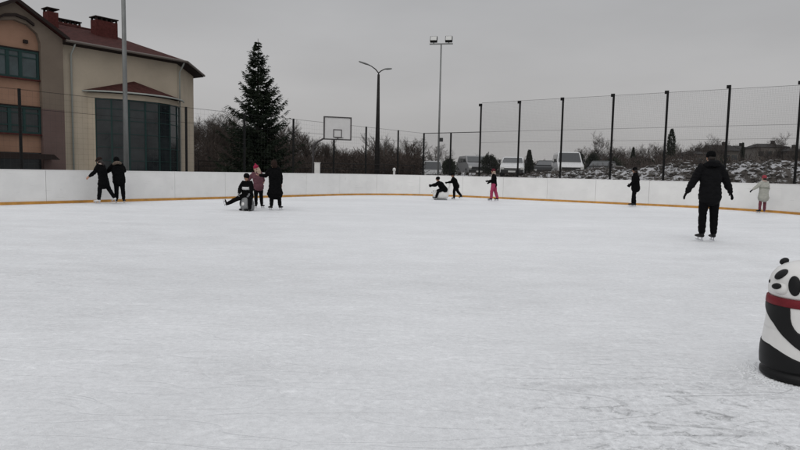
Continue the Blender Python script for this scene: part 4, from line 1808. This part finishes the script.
    if g('hood'):
        mb = MB()
        hb = neck + lean * .04 * k - look * .06 * k
        mb.tube([hb - xr * .13 * k + V3((0, 0, -.03 * k)), hb - xr * .07 * k - fr * .05 * k, hb - fr * .08 * k, hb + xr * .07 * k - fr * .05 * k, hb + xr * .13 * k + V3((0, 0, -.03 * k))], [.05 * k, .062 * k, .068 * k, .062 * k, .05 * k], 10)
        mb.fused('hood', g('hood'), e, vox, 3, fold=.008)
    if g('scarf'):
        mb = MB()
        pts = [neck + lean * .035 * k + (xr * math.cos(a) + fr * math.sin(a)) * .085 * k for a in [2 * PI * i_ / 14 for i_ in range(15)]]
        mb.tube(pts, [.036 * k] * 15, 8, cap=False)
        mb.tube([neck + fr * .10 * k, neck + fr * .14 * k - lean * .10 * k, neck + fr * .13 * k - lean * .2 * k], [(.05 * k, .025 * k)] * 3, 8, side=xr)
        mb.build('scarf', g('scarf'), e, True)
    if g('gloves'):
        for nm, s_ in (('r', 1), ('l', -1)):
            mb = MB()
            hand.inward = -xr * s_ + fr * .2
            hand(mb, J['wr' + nm], V3(g('hand_' + nm, J['fa' + nm])), g('thumb_' + nm, fr), hs_, g('curl', .5), .0032)
            mb.fused('glove', g('gloves'), e, vox * .62, 2)
    # ---- head wear and hair
    if g('hair'):
        mb = MB()
        mb.ell(H_(0, -.02, .035), (.083 * hs_, .095 * hs_, .094 * hs_), hr)
        mb.ell(H_(0, -.045, -.01), (.08 * hs_, .068 * hs_, .09 * hs_), hr)
        ln_ = g('hair_len', 0.)
        if ln_:
            mb.tube([H_(0, -.06, 0), H_(0, -.085, -.10), H_(0, -.09, -.10 - ln_)], [(.075 * hs_, .045 * hs_), (.085 * hs_, .04 * hs_), (.055 * hs_, .022 * hs_)], 12, side=xr)
            for s_ in (-1, 1):
                mb.tube([H_(s_ * .07, -.01, 0), H_(s_ * .082, .01, -.11), H_(s_ * .08, .03, -.1 - ln_ * .7)], [.028 * hs_, .03 * hs_, .018 * hs_], 8)
        mb.fused('hair', g('hair'), e, vox * .8, 3)
    if g('hat'):
        kind, m__ = g('hat')
        mb = MB()
        if kind == 'beanie':
            mb.ell(H_(0, -.012, .052), (.089 * hs_, .106 * hs_, .092 * hs_), hr)
            mb.tube([H_(0, -.01, .022), H_(0, -.012, .058)], [(.092 * hs_, .109 * hs_)] * 2, 18, side=xr)
        elif kind == 'pompom':
            mb.ell(H_(0, -.012, .055), (.092 * hs_, .108 * hs_, .10 * hs_), hr)
            mb.ell(H_(0, -.02, .17), (.035 * hs_, .035 * hs_, .035 * hs_), hr)
            mb.tube([H_(0, -.03, -.03), H_(0, -.012, .058)], [(.086 * hs_, .08 * hs_), (.094 * hs_, .11 * hs_)], 18, side=xr)
        elif kind == 'helmet':
            mb.ell(H_(0, -.01, .055), (.107 * hs_, .125 * hs_, .105 * hs_), hr)
            mb.tube([H_(0, .07, .03), H_(0, .135, .02)], [(.075 * hs_, .016 * hs_), (.05 * hs_, .01 * hs_)], 10, side=xr)
            for s_ in (-1, 1):
                mb.tube([H_(s_ * .088, -.01, 0), H_(s_ * .07, .03, -.10)], [.014 * hs_, .008 * hs_], 6)
        elif kind == 'fur':
            mb.ell(H_(0, -.012, .06), (.104 * hs_, .12 * hs_, .088 * hs_), hr)
            mb.tube([H_(0, .06, .07), H_(0, .13, .055)], [(.07 * hs_, .03 * hs_), (.05 * hs_, .02 * hs_)], 10, side=xr)
        elif kind == 'hood':
            mb.ell(H_(0, -.03, .02), (.107 * hs_, .118 * hs_, .13 * hs_), hr)
            mb.ell(H_(0, -.04, -.06), (.105 * hs_, .095 * hs_, .10 * hs_), hr)
        mb.fused({'helmet': 'helmet', 'hood': 'hood'}.get(kind, 'hat'), m__, e, vox * .7, 3)
    # ---- skates
    for nm in 'rl':
        bm_ = g('boot_' + nm, g('boot', M['bootb']))
        an, sdv = J['an' + nm], J['sd' + nm]
        ft = V3(g('foot_' + nm, (0.1 if nm == 'r' else -.1, 1, 0))).normalized()
        dn = sdv - ft * sdv.dot(ft)
        dn = dn.normalized() if dn.length > .05 else V3((0, 0, -1))
        if abs(ft.z) < .05 and dn.z < -.5:
            dn = V3((dn.x * .4, dn.y * .4, dn.z)).normalized()
        mb = MB()
        heel = an + dn * .045 * k - ft * .035 * k
        sd_ = ft.cross(dn)
        mb.tube([an - sdv * .15 * k, an - sdv * .07 * k, an, an + dn * .04 * k], [.056 * k, .053 * k, .05 * k, .045 * k], 12)
        mb.tube([heel, an + dn * .045 * k + ft * .05 * k, an + dn * .055 * k + ft * .13 * k, an + dn * .06 * k + ft * .19 * k], [(.04 * k, .04 * k), (.043 * k, .042 * k), (.046 * k, .033 * k), (.04 * k, .024 * k)], 12, side=sd_)
        bt = mb.fused('ice_skate', bm_, e, vox * .7, 3)
        mb = MB()
        b0 = an + dn * .148 * k - ft * .07 * k
        b1 = an + dn * .148 * k + ft * .20 * k
        th_ = sd_.normalized() * .0025
        u_ = dn * -.022 * k
        mb.add([b0 - th_, b1 - th_, b1 - th_ + u_ + ft * .015 * k, b0 - th_ + u_, b0 + th_, b1 + th_, b1 + th_ + u_ + ft * .015 * k, b0 + th_ + u_], [(0, 1, 2, 3), (7, 6, 5, 4), (0, 4, 5, 1), (1, 5, 6, 2), (2, 6, 7, 3), (3, 7, 4, 0)])
        for f_ in (-.02, .12):
            c0 = an + ft * f_ * k
            mb.tube([c0 + dn * .07 * k, c0 + dn * .13 * k], [(.02 * k, .012 * k), (.03 * k, .006 * k)], 8, side=ft, cap=False)
        mb.build('blade', M['blade'], bt)
    return e, J


# the standing man, seen from behind
person(707, 241.6, 1.73, R(-2), 'man in a black jacket gliding away with both arms held out', dict(
    voxel=.010, shoulder=.225, lean=(0, .05, 1), jacket=M['black2'], jacket_fit=.99, jacket_hem=.13, hood=M['black2'],
    arm_l=((-.42, .02, -.9), (-.42, .14, -.88)), arm_r=((.42, .02, -.9), (.46, .16, -.86)),
    leg_l=((-.06, .04, -1), (-.02, -.06, -1)), leg_r=((.06, .05, -1), (.02, -.03, -1)),
    foot_l=(-.12, 1, 0), foot_r=(.12, 1, 0), gloves=M['black'], hat=('beanie', M['black']), hair=M['hairdark'],
    trousers=M['trouser'], trouser_fit=1.2, look=(.0, 1, -.12), curl=.28))

# child in the pale jacket
person(762.3, 213.3, 1.33, R(12), 'child in a pale sage jacket and coral hat skating by the right boards', dict(
    shoulder=.175, jacket=M['sage'], jacket_fit=1.12, jacket_hem=.26, skirt=1.12, panel=[(.42, .02, M['sagedark'])], trousers=M['mauveleg'], trouser_fit=1.1,
    arm_l=((-.8, .1, -.72), (-.78, .2, -.62)), arm_r=((.35, .1, -.9), (.1, .45, -.7)),
    leg_l=((-.12, .05, -1), (-.12, -.1, -1)), leg_r=((.10, .1, -1), (.02, 0, -1)), foot_r=(.7, .7, 0), foot_l=(-.1, 1, 0),
    hat=('beanie', M['redpink']), hair=M['hairdark'], scarf=M['scarf'], boot_l=M['bootb'], boot_r=M['purple'], gloves=M['black'], lean=(.04, .05, 1)))

# dark skater by the right boards, facing left
person(634.5, 206.8, 1.58, R(68), 'slim skater all in black facing left beside the far right boards', dict(
    shoulder=.19, jacket=M['black'], jacket_fit=1.15, jacket_hem=.16, lean=(0, .06, 1),
    arm_l=((-.2, .0, -.95), (-.05, .75, -.6)), arm_r=((.15, .0, -.95), (.05, .7, -.7)),
    leg_l=((-.02, .1, -1), (0, -.12, -1)), leg_r=((.03, .16, -1), (0, .08, -1)), hat=('beanie', M['black']), hair=M['hairdark'], hair_len=.12, gloves=M['black'], look=(0, 1, -.2)))

# pink trousers
person(493.5, 201.2, 1.42, R(78), 'skater in hot pink trousers, dark jacket and pale scarf by the far boards', dict(
    shoulder=.17, jacket=M['black'], jacket_fit=.98, jacket_hem=.08, trousers=M['pink'], trouser_fit=1.45, lean=(0, .05, 1),
    arm_l=((-.1, .15, -.95), (.1, .9, -.2)), arm_r=((.2, .05, -.95), (.05, .8, -.45)),
    leg_l=((-.05, .28, -1), (0, .05, -1)), leg_r=((.03, -.2, -1), (.05, -.35, -1)), hat=('beanie', M['maroon']), hair=M['hairblond'], hair_len=.16, scarf=M['scarf'], gloves=M['black']))

# pusher and rider on the white aid
person(455.5, 199.6, 1.22, R(88), 'child in black leaning forward to push the rider on the white aid', dict(
    shoulder=.185, jacket=M['black'], jacket_fit=1.25, trouser_fit=1.5, lean=(0, .38, 1), jacket_hem=.10,
    arm_l=((-.1, .5, -.8), (0, .95, -.15)), arm_r=((.1, .45, -.85), (0, .95, -.1)),
    leg_l=((-.05, .3, -1), (0, -.05, -1)), leg_r=((.05, -.35, -1), (.05, -.75, -.9)), foot_r=(.2, 1, -.25), hat=('beanie', M['black']), hair=M['hairdark'], gloves=M['black'], look=(0, 1, -.25)))
RB = gnd(440.5, 199.9)
person(0, 0, 1.25, R(92), 'child in a black helmet riding the white animal skating aid', dict(
    shoulder=.185, jacket=M['black'], jacket_fit=1.35, trouser_fit=1.5, hip_z=.54, lean=(0, .72, 1), jacket_hem=.10,
    arm_l=((-.15, .9, -.5), (0, 1, -.1)), arm_r=((.2, .75, -.65), (.05, 1, -.2)),
    leg_l=((-.45, .9, -.35), (-.05, .35, -1)), leg_r=((.45, .9, -.3), (.05, .35, -1)), foot_l=(0, 1, .1), foot_r=(0, 1, .1),
    shift=(0, -.12, 0), hat=('helmet', M['black']), gloves=M['black'], look=(0, 1, -.1)), base=RB)

e = empty('skating_aid', (RB.x, RB.y, 0), R(92))
tag(e, 'white animal-shaped skating aid carrying the rider in black', 'skating aid', 'skating aids on the ice')
mb = MB()
mb.tube([(0, -.22, .22), (0, -.08, .26), (0, .10, .25), (0, .22, .22)], [(.17, .2), (.20, .23), (.19, .21), (.15, .17)], 16, side=(1, 0, 0))
mb.ell((0, .27, .36), (.11, .11, .11))
mb.ell((0, .36, .34), (.055, .06, .05))
mb.tube([(0, -.28, .3), (0, -.36, .5)], [.07, .05], 10)
mb.fused('body', M['pwhite'], e, .014, 4)
mb = MB()
mb.tube([(-.18, -.42, .74), (0, -.44, .76), (.18, -.42, .74)], [.026] * 3, 8)
mb.tube([(0, -.30, .34), (0, -.38, .55), (0, -.44, .76)], [.045, .035, .03], 8)
mb.build('handle', M['pwhite'], e, True)
for s_ in (-1, 1):
    mb = MB()
    mb.box((s_ * .15 - .02, -.30, 0), (s_ * .15 + .02, .30, .05))
    mb.build('runner', M['pgrey'], e, bevel=.01)
    mb = MB()
    mb.ell((s_ * .05, .355, .42), (.015, .015, .018))
    mb.build('eye', M['pblack'], e, True)
mb = MB()
mb.ell((0, .42, .35), (.022, .015, .018))
mb.build('nose', M['pblack'], e, True)

# the trio
person(275.0, 210.2, 1.47, R(35), 'woman in a long black coat standing over the child on the grey aid', dict(
    shoulder=.19, jacket=M['black'], jacket_hem=.40, skirt=1.28, jacket_fit=1.1, lean=(-.03, .08, 1),
    arm_l=((-.4, .55, -.75), (-.55, .8, .05)), arm_r=((.3, .0, -.95), (.2, .25, -.9)), thumb_r=(0, 1, 0),
    leg_l=((-.08, .02, -1), (-.06, -.02, -1)), leg_r=((.14, -.05, -1), (.05, -.1, -1)), foot_r=(.8, .6, 0),
    hat=('hood', M['furdark']), hair=M['hairdark'], look=(-.3, 1, -.35)))
person(258.5, 208.4, 1.32, R(25), 'girl in a dusty pink jacket and bright pink hat behind the seated child', dict(
    shoulder=.17, jacket=M['pinkdusty'], jacket_hem=.12, lean=(-.10, .16, 1), trousers=M['trouser'],
    arm_l=((-.5, .5, -.7), (-.4, .7, -.6)), arm_r=((.45, .3, -.8), (.2, .7, -.3)),
    leg_l=((-.04, .06, -1), (0, -.12, -1)), leg_r=((.06, .02, -1), (.05, -.1, -1)), foot_r=(.7, .7, 0),
    hat=('pompom', M['hotpink']), hair=M['hairblond'], hair_len=.2, look=(-.75, .7, -.3)))
TB = gnd(247.5, 210.5)
person(0, 0, 1.3, R(172), 'child in a black and white jacket seated on the grey aid, one leg out', dict(
    shoulder=.18, jacket=M['black'], jacket_fit=1.15, trouser_fit=1.4, hip_z=.50, lean=(0, .12, 1), jacket_hem=.10, panel=[(.52, .06, M['white'])],
    arm_l=((-.3, .3, -.9), (.1, .75, -.75)), arm_r=((.35, .25, -.9), (-.1, .75, -.7)),
    leg_r=((.86, .25, -.40), (.86, .10, -.48)), leg_l=((-.38, .85, -.3), (.0, .1, -1)), foot_r=(.15, .25, 1), foot_l=(-.5, 1, 0),
    hat=('helmet', M['black']), gloves=M['greyc'], look=(0, 1, -.15)), base=TB)

# pair by the left boards
person(104.0, 203.8, 1.5, R(88), 'woman in a dark coat, fur hat and white skates striding along the left boards', dict(
    shoulder=.18, jacket=M['black'], jacket_hem=.24, skirt=1.12, jacket_fit=1.05, lean=(.05, .24, 1),
    arm_l=((-.2, .5, -.9), (-.1, .75, -.65)), arm_r=((.55, .1, -.8), (.75, -.1, .05)), curl=.4,
    leg_l=((-.05, .25, -1), (-.02, .1, -1)), leg_r=((.10, -.38, -1), (.05, -.62, -1)), foot_r=(.3, 1, 0),
    hat=('fur', M['furdark']), hair=M['hairdark'], hair_len=.1, scarf=M['scarf'], boot=M['bootw'], look=(.15, 1, -.45)))
person(119.5, 203.4, 1.52, R(30), 'person in black with a pale fur hood leaning on the left boards', dict(
    shoulder=.19, jacket=M['black'], jacket_hem=.17, jacket_fit=1.08, lean=(-.12, .22, 1),
    arm_l=((-.45, .5, -.65), (-.5, .85, .05)), arm_r=((.35, .5, -.7), (.1, .95, .1)),
    leg_l=((-.02, .06, -1), (-.02, -.12, -1)), leg_r=((.10, .0, -1), (.04, -.16, -1)), foot_r=(.4, 1, 0),
    hood=M['fur'], hat=('hood', M['black']), hair=M['hairdark'], gloves=M['black'], look=(-.2, 1, -.5)))

# small grey and white aid under the seated child
e = empty('skating_aid', (TB.x, TB.y, 0), R(150))
tag(e, 'small grey and white skating aid under the seated child in the helmet', 'skating aid', 'skating aids on the ice')
mb = MB()
mb.lathe([(.17, 0), (.205, .03), (.215, .12), (.20, .26), (.17, .36), (.12, .43), (.04, .46)], 28)
mb.build('body', M['pgrey'], e, True)
mb = MB()
mb.ell((0, .10, .2), (.10, .12, .12))
mb.build('belly', M['pwhite'], e, True)
for s_ in (-1, 1):
    mb = MB()
    mb.ell((s_ * .17, .07, .22), (.05, .09, .13))
    mb.build('arm', M['pblack'], e, True)
    mb = MB()
    mb.ell((s_ * .1, .15, .035), (.07, .1, .035))
    mb.build('foot', M['pblack'], e, True)

# shaved snow crumbs lying on the near ice
rc = random.Random(77)
mb = MB()
while len(mb.f) < 4 * 9000:
    Y = 2.2 + 9 * rc.random() ** 1.7
    X = rc.uniform(-.72, .72) * Y
    dens = .35 + .9 * mnoise.noise(Vector((X * .8, Y * .8, 2))) + .6 * mnoise.noise(Vector((X * 2.6, Y * 2.6, 7)))
    if math.hypot(X - 1.75, Y - 2.9) < 1.4:
        dens += .5
    if rc.random() > dens:
        continue
    r_ = rc.uniform(.0018, .0055) * (1.7 if rc.random() < .05 else 1)
    a0 = rc.uniform(0, 6.28)
    vs = [(X + r_ * 1.5 * math.cos(a0 + j * 2.1), Y + r_ * 1.2 * math.sin(a0 + j * 2.1), -.0005) for j in range(3)] + [(X + rc.uniform(-.4, .4) * r_, Y, r_ * rc.uniform(.5, 1.1))]
    mb.add(vs, [(0, 1, 3), (1, 2, 3), (2, 0, 3), (0, 2, 1)])
pb_ = gnd(798.5, 377.5)
for k in range(1500):                    # swept up round the foot of the panda
    a = rc.uniform(0, 6.28)
    d_ = .215 + abs(rc.gauss(0, .06))
    X, Y = pb_.x + d_ * math.cos(a), pb_.y + d_ * math.sin(a)
    r_ = rc.uniform(.003, .009)
    vs = [(X + r_ * 1.5 * math.cos(a + j * 2.1), Y + r_ * 1.2 * math.sin(a + j * 2.1), -.0005) for j in range(3)] + [(X, Y, r_ * rc.uniform(.5, 1.1))]
    mb.add(vs, [(0, 1, 3), (1, 2, 3), (2, 0, 3), (0, 2, 1)])
struct(mb.build('snow_crumbs', M['crumb']), 'stuff')

# ------------------------------------------------------------------ panda skating aid in the foreground
PB = gnd(798.5, 377.5)
PA = empty('panda_skating_aid', (PB.x, PB.y, 0), math.atan2(-PB.y, -PB.x) - PI / 2)
tag(PA, 'black and white panda skating aid with a red scarf at the right edge', 'skating aid', 'skating aids on the ice')
prof = [(.214, .010), (.224, .022), (.224, .045), (.213, .060), (.213, .068), (.227, .085), (.231, .14), (.230, .19), (.226, .24), (.219, .31), (.213, .37), (.210, .43), (.209, .48), (.206, .52)]
FRONT = PI / 2 + R(13)                   # azimuth of the belly


def prad(z):
    for (r0, z0), (r1, z1) in zip(prof[:-1], prof[1:]):
        if z0 <= z <= z1:
            return r0 + (r1 - r0) * (z - z0) / (z1 - z0)
    return prof[-1][0] if z > .45 else prof[0][0]


def lerp_tab(tab, x):
    if x <= tab[0][0]:
        return tab[0][1]
    for (x0, y0), (x1, y1) in zip(tab[:-1], tab[1:]):
        if x <= x1:
            return y0 + (y1 - y0) * (x - x0) / (x1 - x0)
    return tab[-1][1]


def shell(mb, a0, a1, lo, hi, off, nu, nz_):
    """raised skin over the body between azimuths a0..a1 and heights lo(a)..hi(a), edges rounded down"""
    g_ = []
    for i_ in range(nu + 1):
        a = a0 + (a1 - a0) * i_ / nu
        z0, z1 = lo(a), hi(a)
        row = []
        for j_ in range(nz_ + 1):
            v_ = j_ / nz_
            z = z0 + (z1 - z0) * v_
            e_ = min(v_ * (z1 - z0), (1 - v_) * (z1 - z0), i_ / nu * abs(a1 - a0) * .22, (1 - i_ / nu) * abs(a1 - a0) * .22) if True else 1
            k_ = min(1, max(0, e_) / .012)
            o_ = -.003 + (off + .003) * math.sqrt(1 - (1 - k_) ** 2)
            r_ = prad(z) + o_
            row.append(Vector((r_ * math.cos(a), r_ * math.sin(a), z)))
        g_.append(row)
    vs = [p_ for row in g_ for p_ in row]
    w_ = nz_ + 1
    fs = [(i_ * w_ + j_, (i_ + 1) * w_ + j_, (i_ + 1) * w_ + j_ + 1, i_ * w_ + j_ + 1) for i_ in range(nu) for j_ in range(nz_)]
    mb.add(vs, fs)


mb = MB()
mb.lathe(prof, 96)
mb.build('body', M['pwhite'], PA, True)
deg = lambda a: abs((a - FRONT + PI) % (2 * PI) - PI) * 180 / PI
LEG = [(0, .150), (22, .176), (45, .212), (62, .232), (112, .242), (180, .25)]
mb = MB()
shell(mb, FRONT, FRONT + 2 * PI, lambda a: .004, lambda a: lerp_tab(LEG, deg(a)), .005, 160, 40)
# close the seam: the shell meets itself at the front
mb.build('legs', M['pblack'], PA, True)
ARM_LO = [(0, .205), (12, .225), (22, .25), (41, .305), (59, .365), (80, .415), (104, .468), (118, .490)]
for s_ in (-1, 1):
    mb = MB()
    n_a = 70
    hi_ = [(0, .322), (12, .332), (19, .342), (24, .362), (28, .387), (31, .42), (33, .495)]
    shell(mb, FRONT + s_ * R(1.5), FRONT + s_ * R(118), lambda a: lerp_tab(ARM_LO, deg(a)), lambda a: max(lerp_tab(hi_, deg(a)), lerp_tab(ARM_LO, deg(a)) + .012), .009, 110, 44)
    mb.build('arm', M['pblack'], PA, True)
# red scarf: a broad flat band
mb = MB()
mb.lathe([(.19, .491), (.214, .488), (.2185, .495), (.2175, .516), (.214, .538), (.208, .543), (.19, .541)], 72)
sc_ = mb.build('scarf', M['pred'], PA, True)
# head: a dome
mb = MB()
hp = [(.19, .532), (.206, .555), (.210, .59), (.206, .637), (.192, .68), (.165, .718), (.122, .75), (.07, .769), (.018, .775)]
mb.lathe(hp, 72)
_az = PI / 2 - R(40)
mb.ell((.187 * math.cos(_az), .187 * math.sin(_az), .600), (.056, .056, .042))
head = mb.build('head', M['pwhite'], PA, True)


def on_head(az, z, r3, name, tilt=0., sink=0.):
    for (r0, z0), (r1, z1) in zip(hp[:-1], hp[1:]):
        if z0 <= z <= z1:
            rr_ = r0 + (r1 - r0) * (z - z0) / (z1 - z0)
            sl = math.atan2(r0 - r1, z1 - z0)
    nrm = Vector((math.cos(az) * math.cos(sl), math.sin(az) * math.cos(sl), math.sin(sl)))
    mt = rotm(nrm) @ Matrix.Rotation(tilt, 3, 'Y')
    mb = MB()
    mb.ell(Vector((rr_ * math.cos(az), rr_ * math.sin(az), z)) - nrm * sink, r3, mt, 24, 14)
    return mb.build(name, M['pblack'], head, True)


VL = PI / 2                              # towards the photographer; the face looks a little to the left of that
on_head(VL - R(47), .690, (.033, .014, .047), 'eye_patch', R(-38))
on_head(VL - R(16), .632, (.036, .014, .064), 'eye_patch', R(6))
on_head(VL - R(40), .615, (.034, .016, .020), 'nose', R(14), -.033)
on_head(VL - R(74), .628, (.012, .006, .012), 'mouth', 0)
on_head(VL - R(104), .748, (.030, .022, .030), 'ear', R(0), -.012)
on_head(VL + R(75), .715, (.045, .02, .045), 'ear', R(0), .002)
